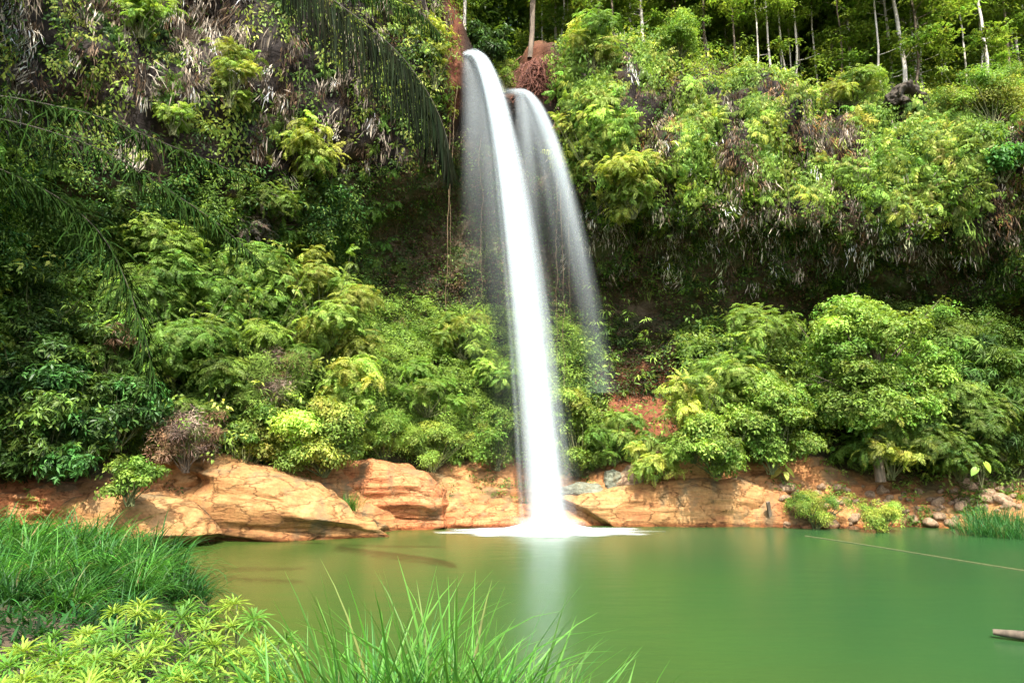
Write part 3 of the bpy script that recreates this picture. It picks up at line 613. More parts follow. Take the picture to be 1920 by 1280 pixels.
# ------------------------------------------------------------------ bushes and small trees (things: stem + foliage)
def envelope(rng, w, dpt, h, nl, tall=False):
    """lobes of unequal size from the ground (or the lower crown) up, wider in the middle: an uneven outline"""
    nl = int(nl*1.5) + 3
    z = rng.uniform(.3 if tall else .1, .95, nl); a = np.arange(nl)*2.39996 + rng.uniform(0, 6.3) + rng.normal(0, .4, nl)
    R = np.sqrt(np.clip(1 - ((z - (.58 if tall else .4))/.62)**2, .05, 1))*rng.uniform(.15, .95, nl)
    skew = rng.normal(0, .12, 2)
    c = np.stack([np.cos(a)*R*w*.5 + skew[0]*w*z, np.sin(a)*R*dpt*.5 + skew[1]*dpt*z, z*h*.94], 1)
    r = rng.uniform(.16, .4, nl)*min((w + dpt)/2, h*1.3)*.62; return c, r
def lobe_sprays(rng, c, r, dens, spr, pal, b=.22, flat=.62, shell=(.2, 1.4), stems=True):
    out = []
    for ci, ri in zip(c, r):
        n = max(7, int(dens*ri*ri*4*pi*1.5 + 2*dens*ri*.15)); d_ = unit(rng.normal(0, 1, (n, 3))); d_[:, 2] = d_[:, 2]*.9 + .18; d_ = unit(d_)
        gap = vnoise(d_*2.2 + ci*3.1, 8) > -.12
        d_ = d_[gap]; n = len(d_)
        if not n: continue
        P = ci + d_*ri*rng.uniform(*shell, (n, 1))*np.array([1, 1, flat]); z = unit(d_*.8 + np.array([0, 0, .75]) + rng.normal(0, .2, (n, 3)))
        base = np.array(pal[rng.integers(len(pal))])*np.exp(rng.normal(0, .22)); C = jit(rng, base, n, b, .07)
        ks = rng.integers(0, len(spr), n)
        for k in range(len(spr)):
            q = ks == k
            if q.any(): out.append(inst(spr[k], rotm(rng.uniform(0, 6.3, q.sum()), z[q]), P[q], rng.uniform(.75, 1.25, q.sum()), C[q]))
    return cat(out)
def kinds(rng, kind, ls):
    if kind == 'broad': return [spray(rng, 9, .2*ls, .17*ls, .09*ls, .45) for _ in range(3)]
    if kind == 'fine': return [spray(rng, 14, .22*ls, .11*ls, .045*ls, .3) for _ in range(3)]
    if kind == 'glossy': return [spray(rng, 9, .12*ls, .27*ls, .075*ls, .35) for _ in range(3)]
    if kind == 'long': return [spray(rng, 10, .1*ls, .36*ls, .06*ls, .5) for _ in range(3)]
    if kind == 'feather': return [frond(rng, .62*ls, 11, .15*ls, .042*ls, rng.uniform(.1, .6), rng.uniform(.7, 1.4), .25) for _ in range(4)]
    if kind == 'fern': return [frond(rng, .8*ls, 13, .2*ls, .05*ls, rng.uniform(.3, .8), rng.uniform(1., 1.8), .2) for _ in range(4)]
    if kind == 'dry': return [spray(rng, 12, .22*ls, .2*ls, .016*ls, .1) for _ in range(3)]
DENS = dict(broad=20, fine=22, glossy=20, long=17, feather=19, fern=12, dry=26)
def bush(name, label, catg, px, py, wpx, hpx, kind, pal, seed, ls=1., y=None, off=.4, nl=9, lob=.46, group=None, dens=1., tall=False, dp=.8, vmin=1.0, stemmat=None, mat=None, b=.22):
    rng = np.random.default_rng(seed + 1000)
    if y is None:
        p, n_ = surf(px, py, vmin); yy = p[1] - off
    else: yy = y
    base = at(px, py, yy); k = yy/1280*1.0; w = wpx*k; h = hpx*k
    t = thing(name, label, catg, base, group)
    c, r = envelope(rng, w, w*dp, h, nl, tall)
    ls *= .86
    ns = 3 + nl//2; a = rng.uniform(0, 6.3, ns)      # stray shoots beyond the crown's outline
    sc_ = np.stack([np.cos(a)*w*.52, np.sin(a)*w*.4*dp, h*rng.uniform(.45, .95, ns)], 1)*rng.uniform(.8, 1.08, (ns, 1)); c = np.vstack([c, sc_]); r = np.concatenate([r, np.full(ns, .08*min(w, h, 1.6))])
    if kind == 'tier':
        nt = max(4, int(h/1.15)); cs, rs = [], []
        for i in range(nt):
            zz = h*(.1 + .88*i/(nt-1)); ww = w*(.5 - .18*(i/(nt-1))**1.5)*rng.uniform(.75, 1.1)
            for j in range(6):
                a = j*1.05 + rng.uniform(-.5, .5); q = ww*rng.uniform(.15, .9); cs.append((q*cos(a), q*sin(a)*.75, zz - .2*q + rng.normal(0, .07))); rs.append(ww*rng.uniform(.2, .38))
        c, r = np.array(cs), np.array(rs)
        ll = lobe_sprays(rng, c, r, 30*dens/ls**2, kinds(rng, 'broad', ls*.9), pal, b, .16)
    else: ll = lobe_sprays(rng, c, r, DENS[kind]*dens/ls**2, kinds(rng, kind, ls), pal, b)
    link('foliage', leaves_mesh('foliage', ll, mat or (DRY if kind == 'dry' else GLOSS if kind in ('glossy',) else LEAF)), t)
    st = []
    if tall:
        trunk = wob(rng, (0, 0, -.4), (0, 0, h*.75), 9, .35); st.append(tube(trunk, np.linspace(.09, .03, 9)*max(.6, h/3.2)))
        for ci in c:
            b0 = trunk[rng.integers(3, 8)]; st.append(tube(wob(rng, b0, ci, 6, .12), np.linspace(.035, .01, 6)))
    else:
        for ci in c: st.append(tube(wob(rng, (rng.normal(0, .06), rng.normal(0, .06), -.3), ci, 7, .15), np.linspace(.025, .007, 7)))
    V, Q = join(st); link('stem', mesh_np('stem', V, Q, stemmat or (BARK if tall or kind == 'dry' else STEM), None, True), t)
    return t
B = bush
# right bank
B('tree', 'leafy pale green tree with rounded crown and dark trunk, largest on the right bank', 'tree', 1650, 885, 255, 345, 'broad', [LG*1.15, LG, LG*.85, MG*1.5], 1, 1.0, off=1.7, nl=34, tall=True, dp=.7, b=.18)
B('tree', 'slim feathery tree standing under the dark overhang, left of the leafy pale tree', 'tree', 1395, 800, 220, 240, 'feather', [LG*.8, MG*1.2, LG], 2, 1.1, off=.5)
B('tree', 'mid green fine-leaved tree behind and right of the leafy pale tree', 'tree', 1790, 800, 220, 240, 'fine', [MG*1.1, MG, LG*.7], 3, 1.3, off=.8, nl=14, tall=True)
B('bush', 'dark long-leaved bush at the right edge below the overhang', 'bush', 1880, 850, 190, 230, 'long', [MG*.8, DG*1.5, MG], 4, 1.1, off=.9, nl=11)
B('bush', 'bushy shrub with drooping pinnate leaves at the right edge, above the cobbles', 'bush', 1800, 886, 200, 170, 'feather', [MG, MG*.7, LG*.7], 5, 1.1, off=1.2, nl=10)
B('tree_fern', 'yellow-tipped tree fern standing left of the slim feathery tree', 'fern', 1300, 855, 130, 175, 'fern', [YG*1.1, LG, YG], 6, 1.1, off=.9, nl=6, dens=.9)
B('bush', 'yellow-green broad-leaved bush left of the leafy pale tree', 'bush', 1445, 876, 150, 170, 'broad', [LG, LG*.8, MG*1.2], 7, .95, off=1.0, nl=11)
B('bush', 'light yellow-green bush above the orange shelf, under the tree fern', 'bush', 1345, 881, 140, 100, 'broad', [LG*1.2, LG, MG*1.3], 8, .9, off=1.1, nl=10)
B('bush', 'low bright bush beside the brown boulder, at the left end of the right bank', 'bush', 1225, 888, 95, 75, 'feather', [LG*1.1, YG*.9], 9, 1., off=.8, nl=8)
B('bush', 'fresh green bush touching the waterfall on its right side', 'bush', 1085, 880, 110, 150, 'broad', [LG*1.15, YG*.8, LG], 10, .85, off=.3, nl=9)
B('bush', 'green feathery bush under the foot of the shorter waterfall', 'bush', 1150, 860, 110, 85, 'feather', [LG, MG*1.2, LG*.8], 11, 1., off=.3, nl=9)
B('fern', 'bright fern under the dark trunk of the leafy pale tree', 'fern', 1670, 886, 170, 120, 'fern', [LG, YG*.8, MG], 12, 1.1, off=1.6, nl=7)
B('bush', 'soft green bush right of the leafy pale crown', 'bush', 1720, 700, 170, 130, 'fine', [LG*.7, MG, LG*.8], 14, 1.1, off=.6, nl=9)
B('bush', 'dusty pinkish green shrub against the dark recess above the leafy pale tree', 'bush', 1740, 600, 130, 60, 'feather', [LG*.6, PNK*.5, MG], 15, .9, off=.6, nl=6)
B('shrub', 'round yellow-green shrub at the waterline of the cobble bank', 'shrub', 1652, 992, 80, 52, 'fine', [YG*.9, LG*1.2], 16, .7, y=27.2, nl=7, dens=1.4)
B('shrub', 'two-lobed low green shrub at the waterline beside the grey leaning plank', 'shrub', 1530, 978, 130, 52, 'fine', [LG, MG*1.2, YG*.8], 17, .7, y=28.3, nl=7, dens=1.3)
# by the falls, left side
B('bush', 'pale airy bush on the ledge left of the main waterfall, highest there', 'bush', 868, 665, 130, 90, 'feather', [LG*1.2, YG*.8, LG], 18, .9, off=.8, nl=8)
B('bush', 'pale green bush overlapping the left edge of the main waterfall', 'bush', 935, 730, 100, 80, 'feather', [LG*1.1, MG*1.2], 19, .9, off=.7, nl=8)
B('bush', 'low light bush just left of the waterfall foot', 'bush', 930, 870, 100, 110, 'broad', [LG, MG*1.3], 20, .95, off=.4, nl=8)
B('bush', 'mossy green bush halfway down the slope left of the falls', 'bush', 800, 770, 180, 90, 'feather', [LG*.8, MG*1.3, LG*.9], 21, .9, off=.4, nl=9)
B('bush', 'bright low bush along the top of the red cracked ledge', 'bush', 810, 872, 170, 80, 'fine', [LG*1.1, YG*.8, LG], 22, 1., off=.3, nl=9)
B('bush', 'fine green bush above the red cracked ledge, left of its crest', 'bush', 720, 850, 130, 80, 'fine', [LG, MG*1.4], 23, .9, off=.4, nl=8)
# left slope
B('bush', 'rounded bright yellow-green umbrella bush on the left slope', 'bush', 640, 785, 120, 110, 'fern', [YG*1.2, YG, LG*1.2], 24, .95, off=1.0, nl=8)
B('bush', 'bright yellow-green bush overhanging the top of the large tan slab', 'bush', 610, 880, 160, 130, 'broad', [YG*.9, LG, LG*1.2], 25, .85, off=.8, nl=10)
B('bush', 'yellow-green leafy bush left of the dark cleft above the tan slab', 'bush', 460, 870, 120, 110, 'broad', [YG*.7, LG, MG*1.3], 26, .85, off=1., nl=8)
B('bush', 'dry pinkish bush with bare twigs on the left slope', 'bush', 505, 770, 130, 115, 'dry', [PNK*.6, LG*.8, LG*.6, BRN*1.4], 27, 1.3, off=1.1, nl=8)
B('bush', 'dead brown twiggy bush above the pale leaning block', 'bush', 350, 870, 140, 120, 'dry', [BRN*1.3, PNK*.7, BRN, MG*.8], 28, 1.3, off=1.0, nl=9)
B('tree', 'feathery green tree in the middle of the left slope, above the dry pinkish bush', 'tree', 470, 690, 250, 240, 'feather', [MG*1.2, LG*.9, MG], 29, 1.15, off=1.0, nl=16)
B('tree', 'feathery yellow-green tree leaning toward the dark recess', 'tree', 605, 680, 200, 230, 'feather', [LG, YG*.7, LG*.8], 30, 1.05, off=.8, nl=14)
B('tree', 'feathery mid green tree left of the others on the left slope', 'tree', 320, 700, 230, 220, 'feather', [MG, MG*1.2, LG*.7], 31, 1.1, off=1.2, nl=14)
B('tree', 'small feathery tree high on the left slope under the dead fern skirts', 'tree', 310, 540, 230, 170, 'feather', [MG*1.1, LG*.8], 32, 1.05, off=.9, nl=12)
B('tree', 'thin tree with pale twigs under the overhang, upper left of the waterfall', 'tree', 490, 500, 190, 170, 'feather', [LG*.7, MG, GRY*.3], 33, .9, off=.8, nl=10, tall=True, dens=.7)
B('bush', 'fresh green bush between the feathery trees and the dead brown bush', 'bush', 390, 790, 150, 120, 'feather', [LG*.8, MG*1.1], 34, 1., off=1., nl=9)
B('bush', 'dark glossy-leaved bush at the left edge, highest of the dark ones', 'bush', 60, 770, 170, 140, 'glossy', [DG*1.5, MG*.8, BG*.8], 35, 1., off=1.6, nl=11, b=.35)
B('bush', 'dark glossy-leaved bush at the left edge just above the red rock', 'bush', 80, 880, 190, 130, 'glossy', [DG*1.4, BG*.8, MG*.8], 36, 1., off=1.4, nl=11, b=.35)
B('bush', 'dark green bush with upright leaves right of the glossy bushes', 'bush', 215, 830, 160, 130, 'glossy', [MG*.8, DG*1.5, BG], 37, .9, off=1.3, nl=10, b=.35)
B('bush', 'small leafy shoot hanging over the crack of the reddish tan slab', 'bush', 245, 930, 90, 75, 'broad', [MG*1.1, LG*.8], 38, .75, y=21.6, nl=6)
B('bush', 'brownish thin bush between the dark glossy bushes and the feathery trees', 'bush', 200, 700, 150, 130, 'long', [BRN*.7, MG*.6, LG*.6], 39, .9, off=1.1, nl=9, dens=.7)
B('bush', 'dull green bush under the palm fronds at the left edge', 'bush', 60, 640, 180, 160, 'fine', [DG*1.3, MG*.6], 40, 1.2, off=1., nl=10)
# shrubs and saplings at the forest edge on top of the right cliff
B('sapling', 'yellow-green feathery sapling at the cliff top right of the reddish root mass', 'sapling', 1110, 130, 130, 110, 'feather', [LG*1.1, YG*.9, MG*1.3], 41, 1., off=.3, nl=10, vmin=10)
B('bush', 'big rounded yellow bush on the cliff top below the pale straight trunk', 'bush', 1165, 170, 170, 100, 'feather', [YG, LG*1.1, LG], 42, .95, off=.3, nl=10, vmin=10)
B('sapling', 'fresh green bushy sapling in front of the forest, left of two rounded yellow ones', 'sapling', 1275, 100, 110, 80, 'fine', [LG*1.1, MG*1.2], 43, 1.2, off=.3, nl=10, vmin=10)
B('bush', 'rounded yellow-green bush at the forest edge, left of the dark forest gap', 'bush', 1405, 110, 130, 90, 'feather', [YG*.9, LG*1.2, LG], 44, .95, off=.3, nl=10, vmin=10)
B('sapling', 'slim pointed light green sapling in front of the dark forest gap', 'sapling', 1515, 160, 80, 160, 'fine', [LG*1.2, YG*.8], 45, 1.1, off=.3, nl=10, vmin=10, tall=True)
B('bush', 'green bush left of the dark hollow stump on the cliff top', 'bush', 1600, 190, 120, 70, 'feather', [LG, MG*1.2, YG*.8], 46, .95, off=.3, nl=9, vmin=10)
B('sapling', 'light sapling rising behind the dark hollow stump', 'sapling', 1715, 110, 90, 110, 'fine', [LG, MG*1.3], 47, 1.2, off=-.2, nl=9, vmin=10)
B('sapling', 'pointed yellow-green sapling right of the dark hollow stump', 'sapling', 1785, 140, 90, 110, 'feather', [YG*.9, LG*1.1], 48, 1., off=.2, nl=9, vmin=10)
B('bush', 'wide green bush below the twin pale trunks at the right edge', 'bush', 1860, 230, 180, 120, 'fine', [LG*.9, MG*1.2, YG*.7], 49, 1.15, off=.4, nl=10, vmin=10)
B('bush', 'dark bluish green bush drooping from the right end of the cliff', 'bush', 1880, 330, 130, 110, 'broad', [BG*1.2, MG, LG*.7], 50, 1.3, off=.5, nl=9, vmin=8)
B('bush', 'dark green bush in the stream gap above the main waterfall', 'bush', 915, 110, 80, 80, 'glossy', [DG, DG*1.4], 51, 1., off=-.6, nl=8, vmin=10)
B('bush', 'small light bush between the two waterfall lips', 'bush', 945, 165, 46, 60, 'fine', [LG, YG*.7], 52, .8, off=.2, nl=5, vmin=9)
B('bush', 'clump of bushes hanging from the cliff face right of the shorter waterfall', 'bush', 1110, 330, 130, 190, 'feather', [LG*1.2, YG, LG], 53, 1., off=.3, nl=12, vmin=8)
B('bush', 'trailing yellow-green bush at the low tip of the overhang beside the shorter waterfall', 'bush', 1185, 400, 150, 100, 'feather', [YG*.9, LG*1.1], 54, .9, off=.5, nl=10, vmin=8)
B('fern', 'bright fern tuft hanging low on the left overhang, its brightest', 'fern', 575, 320, 120, 110, 'fern', [LG*1.4, YG*.95], 55, .95, off=.9, nl=7, vmin=7)
B('fern', 'bright green fern tuft at the top edge of the left overhang', 'fern', 265, 60, 110, 120, 'fern', [LG*1.1, MG*1.5], 56, .9, off=.6, nl=6, vmin=7)
B('fern', 'small yellow fern tuft among the grey dead skirts of the left overhang', 'fern', 325, 240, 60, 60, 'fern', [LG*1.3], 57, .6, off=.7, nl=4, vmin=7)
B('fern', 'green fern strand trailing down the middle of the left overhang', 'fern', 430, 190, 90, 130, 'fern', [LG, YG*.9], 58, .7, off=.6, nl=7, vmin=7)
B('fern', 'yellow-green ferns on the crest left of the main waterfall lip', 'fern', 815, 160, 70, 170, 'fern', [YG*.9, LG, YG*.7], 59, .7, off=.3, nl=9, vmin=8)

# ------------------------------------------------------------------ forest trees on the plateau
def tree_proto(seed, H, mat, r0):
    rng = np.random.default_rng(seed + 500); t = thing('forest_tree', None, None, (0, 0, 0))
    n = 12; path = np.stack([np.cumsum(rng.normal(0, .09, n)), np.cumsum(rng.normal(0, .09, n)), np.linspace(-.6, H, n)], 1); path[:, :2] -= path[1, :2]
    out, st = [], [tube(path, r0*np.linspace(1.15, .35, n), 8)]
    for i in range(26):
        q = rng.uniform(.12, 1)**.8; b0 = np.array([np.interp(q*H, path[:, 2], path[:, k]) for k in range(3)]); a = rng.uniform(0, 6.3)
        Lb = (.9 + 2.2*q)*rng.uniform(.6, 1.1); e = b0 + Lb*np.array([cos(a), sin(a), rng.uniform(.0, .5)])
        if q < .5 and rng.random() < .35: continue
        st.append(tube(wob(rng, b0, e, 5, .15), np.linspace(.03, .01, 5), 5)); m = int(26 + 30*q)
        P = e + rng.normal(0, 1, (m, 3))*np.array([.75, .75, .35])*(.4 + .6*q)
        out.append(inst(spray(rng, 9, .24, .26, .11, .4), rotm(rng.uniform(0, 6, m)), P, rng.uniform(.7, 1.2, m), jit(rng, [LG, MG, MG*1.2, LG*.8][rng.integers(4)], m, .25, .07)))
    link('crown', leaves_mesh('crown', cat(out), LEAF), t)
    V, Q = join(st); link('trunk', mesh_np('trunk', V, Q, mat, None, True), t); return t
protos = [tree_proto(1, 15, PALE, .11), tree_proto(2, 17, BARK, .13), tree_proto(3, 14, PALE, .065), tree_proto(4, 18, BARK, .16), tree_proto(5, 13, BARK, .07)]
usedp = set()
def place_tree(k, P, sc, yaw, label, group='slender forest trees above the cliff'):
    src = protos[k]
    if k in usedp:
        t = src.copy(); COL.objects.link(t)
        for ch in src.children:
            c = ch.copy(); COL.objects.link(c); c.parent = t
    else: t = src; usedp.add(k)
    t.location = P; t.rotation_euler = (0, 0, yaw); t.scale = (sc, sc, sc); return tag(t, label, 'tree', group)
plat = TP[:, VK > 11.2].reshape(-1, 3)
def ground_at(x, y):
    i = np.argmin((plat[:, 0]-x)**2 + (plat[:, 1]-y)**2); return np.array([x, y, plat[i, 2]])
rng = np.random.default_rng(9)
TR = [(1000, 92, 1, 1., 'reddish brown trunk standing on the root mass between the waterfall lips and the cliff'), (1196, 90, 0, 1., 'straight pale trunk above the big rounded yellow bush'),
 (945, 70, 1, .9, 'trunk in the stream gap, right of the bright sky patch above the main waterfall'), (893, 60, 0, .8, 'slim pale trunk against the sky patch above the main waterfall lip'),
 (1340, 40, 2, .8, 'leftmost of the three thin whitish stems behind the rounded yellow-green bush'), (1365, 40, 2, .8, 'middle of the three thin whitish stems behind the rounded yellow-green bush'), (1385, 40, 2, .9, 'rightmost of the three thin whitish stems behind the rounded yellow-green bush'),
 (1550, 85, 2, .9, 'thin grey trunk right of the slim pointed sapling'), (1603, 108, 0, .7, 'short pale trunk in the dark gap left of the hollow stump'), (1657, 95, 2, 1., 'thin pale trunk above and left of the hollow stump'),
 (1678, 100, 4, 1., 'dark thin trunk right beside the thin pale trunk above the hollow stump'), (1898, 142, 0, 1.15, 'left of the twin white trunks at the right edge'), (1907, 142, 0, 1.05, 'right of the twin white trunks at the right edge'),
 (1845, 118, 4, 1., 'dark slim trunk left of the twin white trunks'), (1455, 75, 3, .9, 'thick dark trunk at the left side of the dark forest gap'), (1730, 80, 3, .8, 'thick dark trunk behind the pointed yellow-green sapling')]
for i, (px, py, k, sc, lab) in enumerate(TR):
    p, _ = surf(px, py, 11.3); place_tree(k, p - np.array([0, 0, .2]), sc, rng.uniform(0, 6), lab)
for i in range(120):
    y = rng.uniform(36, 44) if i < 60 else rng.uniform(40, 60); x = rng.uniform(-8, .8*y + 2)
    if -5.5 < x < 1.2 and y < 52: continue
    place_tree(rng.integers(0, 5) if i > 60 else [0, 2, 2, 4, 2][i % 5], ground_at(x, y) - np.array([0, 0, .3]), rng.uniform(.8, 1.2), rng.uniform(0, 6), 'slender trunk deep in the shaded forest behind the cliff top')
for i, (px, y, k) in enumerate([(60, 25, 3), (330, 27, 1), (-150, 20, 3), (560, 29.5, 1)]):  # unseen trees added above the frame to dapple the left wall with shade
    x = (px-960)/1280*y/.85; place_tree(k, ground_at(x, y), .8, i*1.7, ['unseen shade tree added above the left overhang at the far left', 'unseen shade tree added above the left overhang, over the bright fern tuft', 'unseen shade tree added beyond the left edge above the overhang', 'unseen shade tree added above the left overhang near the palm'][i], 'unseen shade trees added on top of the left overhang')
# hollow stump
rk = surf(1700, 190, 10)[0]
V, F = ICO[6]; V2 = V*np.array([1.15, .9, .8]); V2 = V2 + unit(V)*(.28*fbm(V2*1.4, .5, 4, 3))[:, None]; V2[:, 2] += .55*np.exp(-((V2[:, 0]+.3)/.5)**2)
hol = np.exp(-((V[:, 0]-.15)/.5)**2 - ((V[:, 2]+.15)/.4)**2)*(V[:, 1] < 0); V2[:, 1] += hol*1.3
o = link('stump', mesh_np('stump', V2, F, barkmat('rotten_wood', (.012, .009, .005), (.05, .036, .018)), None, True), None, rk + np.array([0, .1, .2])); o.scale = (.85, .8, .75); tag(o, 'dark hollow root stump on the cliff top', 'stump')
# reddish root mass between the falls and the right cliff
rk = surf(1000, 150, 9)[0]; st = []
rng = np.random.default_rng(21)
for i in range(260):
    a = rk + np.array([rng.normal(.1, .45), rng.uniform(-.3, .4), rng.uniform(.1, 1.3)]); bq = a + np.array([rng.normal(0, .35), -rng.uniform(.1, .5), -rng.uniform(.5, 1.6)])
    st.append(tube(wob(rng, a, bq, 7, .35), np.linspace(.03, .008, 7)*rng.uniform(.6, 1.4), 5))
V, Q = join(st); ROOT = barkmat('red_root', (.06, .022, .014), (.2, .07, .04))
o = link('root_mass', mesh_np('root_mass', V - rk, Q, ROOT, None, True), None, rk); tag(o, 'tangled reddish brown root mass beside the shorter waterfall lip', 'roots')

# ------------------------------------------------------------------ hanging vines
VN = [(850, 110, 585, 'longest brown vine, hanging just left of the main waterfall', .035, 31.2), (858, 160, 520, 'second brown vine, close right of the longest one', .022, 31.3), (902, 260, 560, 'thin vine seen through the veil left of the main jet', .02, 31.8),
 (1046, 300, 690, 'left of three vines between the two waterfalls', .022, 31.9), (1053, 300, 735, 'middle and longest of three vines between the two waterfalls', .028, 32.), (1063, 300, 610, 'right of three vines between the two waterfalls', .02, 32.1),
 (1466, 180, 430, 'pale vine trailing down the middle of the right cliff', .025, 0), (1430, 150, 245, 'short pale vine left of the trailing one on the right cliff', .02, 0), (1312, 140, 210, 'pale hanging root on the upper right cliff, nearest the waterfall', .03, 0), (1630, 240, 340, 'thin vine hanging below the brown slope on the right cliff', .018, 0),
 (1270, 200, 320, 'thin vine in the brown patch of the right cliff beside the clump of bushes', .018, 0), (560, 120, 260, 'thin grey vine on the left overhang above its brightest fern', .02, 0)]
for i, (px, p0, p1, lab, r, y) in enumerate(VN):
    rng = np.random.default_rng(300+i)
    if y == 0: y = min(surf(px, q, 7)[0][1] for q in np.linspace(p0, p1, 5)) - .55
    a = at(px, p0, y); zb = at(px, p1, y)[2]; n = 26; t = np.linspace(0, 1, n)
    path = np.stack([a[0] + np.cumsum(rng.normal(0, .03, n)), a[1] + np.cumsum(rng.normal(0, .015, n)), a[2] + (zb-a[2])*t], 1)
    V, Q = tube(path, r*.5*np.linspace(1, .5, n)*rng.uniform(.6, 1.3, n), 6); o = link('vine', mesh_np('vine', V - path[0], Q, STEM if y < 31 else VINE, None, True), None, path[0]); tag(o, lab, 'vine', 'hanging vines')

# ------------------------------------------------------------------ palms hanging in from the left and the top
STALK = barkmat('dark_stalk', (.02, .018, .01), (.06, .05, .03))
def palm(label, root, foot, fronds, seed, grp='palms'):
    rng = np.random.default_rng(seed); t = thing('palm', label, 'palm', root, grp)
    ft = np.array(foot) - root; tq = np.linspace(0, 1, 10)[:, None]; V, Q = tube(ft*(1-tq) + np.array([0, 0, .9])*np.sin(tq*pi)*.6, np.linspace(.13, .09, 10)); link('trunk', mesh_np('trunk', V, Q, BARK, None, True), t)
    for (pts, ll_, n, mode, col) in fronds:
        K = np.array([at(*p) for p in pts]) - root; K = np.vstack([[0, 0, 0], K]); s_ = np.concatenate([[0], np.cumsum(np.linalg.norm(np.diff(K, axis=0), axis=1))]); s_ /= s_[-1]
        tt = np.linspace(0, 1, 60); path = gsm(np.stack([np.interp(tt, s_, K[:, k]) for k in range(3)], 1), 0, 3); path[0] = 0
        V, Q = tube(path, np.linspace(.016, .004, 60), 6); fr_ = link('frond', mesh_np('frond', V, Q, STALK, None, True), t)
        q = np.linspace(.12, .995, n); P = np.stack([np.interp(q, tt, path[:, k]) for k in range(3)], 1); T = unit(np.stack([np.interp(q, tt, np.gradient(path[:, k])) for k in range(3)], 1))
        side = unit(np.cross(T, np.array([0, 0, 1.]))); o = []; prof = np.sin(pi*np.clip(.1 + .86*q, 0, 1))**.6
        for sg in (1, -1):
            j = rng.normal(0, .07, (n, 3))
            if mode == 'hang': D = side*sg*.25 + T*.3 + np.array([0, 0, -1.]) + j*1.5
            else: D = side*sg*.8 + T*.45 + np.array([0, 0, -.4]) + j*5
            L_ = ll_*prof*rng.uniform(.55, 1.15, n); C = jit(rng, col, n, .3, .08); D = unit(D); N = side*sg*.4 + np.array([0, -.3, .6]) + T*.2
            P1 = P + D*(L_*.5)[:, None]; D2 = unit(D + np.array([0, 0, -.35]))
            a = LL(P, D, N, L_*.62, .03 + 0*q, C); b_ = LL(P1, D2, N, L_*.55, .026 + 0*q, C*.9); o += [a, b_]
        link('leaflets', leaves_mesh('leaflets', cat(o), PALM, .1, .2, .5), fr_)
    return t
palm('dark palm with long drooping frond hanging from the top, left of the waterfall', at(470, -160, 13.5), (-14.5, 14.8, 14.2), [
  ([(560, -50, 13.5), (640, 12, 13.4), (700, 55, 13.3), (760, 110, 13.2), (808, 180, 13.2), (836, 240, 13.2), (848, 310, 13.2)], 1.95, 300, 'hang', np.array([.01, .014, .007])),
  ([(600, -70, 13.8), (700, -20, 14), (790, 20, 14.2), (830, 70, 14.3)], .8, 110, 'hang', DG*.3)], 1)
palm('palm with thin feathery fronds reaching in from the left edge', at(-230, 230, 11.5), (-13.3, 12.5, 5.2), [  # tree shade on these fronds is put into their dark leaflet colour
  ([(-100, 170, 11.6), (0, 178, 11.8), (180, 214, 12.2), (330, 278, 12.6), (485, 340, 13)], .75, 200, 'v', DG*.5),
  ([(-60, 210, 11.4), (60, 235, 11.6), (200, 282, 11.8), (330, 365, 12), (420, 425, 12.2), (495, 500, 12.4)], .8, 210, 'v', DG*.5),
  ([(-40, 300, 11.8), (100, 360, 12.4), (190, 430, 12.6), (240, 530, 12.6), (270, 630, 12.6), (290, 700, 12.6), (298, 760, 12.6)], 1., 210, 'v', DG*.45)], 2)

# ------------------------------------------------------------------ right bank: cobbles, plank, big-leaved plants, grass
rng = np.random.default_rng(42)
cob = []
for k in range(6):
    V, F = ICO[3]; U = np.sign(V)*np.abs(V)**.75*np.array([1, .8, .62]); U = U + unit(V)*(.22*fbm(U + k*9.1, .9, 3, k))[:, None]; cob.append(mesh_np('cobble', U, F, COBBLE, None, True))
for i in range(150):
    px = rng.uniform(1470, 1960); py = rng.uniform(905, 993) if px < 1800 else rng.uniform(890, 950); p, n_ = surf(px, py, .9, 4)
    o = link('cobble', cob[i % 6], None, p + np.array([0, 0, .02])); s_ = rng.uniform(.08, .2) if i > 22 else rng.uniform(.22, .36); o.scale = (s_, s_, s_); o.rotation_euler = tuple(rng.uniform(0, 6, 3)*np.array([.1, .1, 1]))
    tag(o, 'brown or tan cobble lying in the rubble of the right bank' if i > 22 else 'larger rounded brown stone in the rubble of the right bank', 'stone', 'cobbles of the right bank' if i > 22 else 'larger stones of the right bank')
def box_bm(dx, dy, dz, seed=0):
    b = bmesh.new(); bmesh.ops.create_cube(b, size=1)
    for v in b.verts: v.co = (v.co.x*dx, v.co.y*dy, v.co.z*dz)
    bmesh.ops.subdivide_edges(b, edges=b.edges[:], cuts=5, use_grid_fill=True); bmesh.ops.bevel(b, geom=[e for e in b.edges if e.calc_face_angle(0) > 1], offset=.012, segments=2, affect='EDGES')
    V = np.array([v.co[:] for v in b.verts]); 
    for v, d_ in zip(b.verts, fbm(V, .25, 2, seed)*.02): v.co.x += d_; v.co.z += d_*.6
    return b
def bm_obj(name, b, mat, loc, rot):
    m = bpy.data.meshes.new(name); b.to_mesh(m); b.free(); m.materials.append(mat); o = link(name, m, None, loc); o.rotation_euler = rot; return o
p = at(1443, 962, 28.9)
tag(bm_obj('plank', box_bm(.16, .08, 1.1, 3), BARK, p, (.35, -.3, .2)), 'weathered dark plank leaning on the rock at the left end of the cobbles', 'plank')
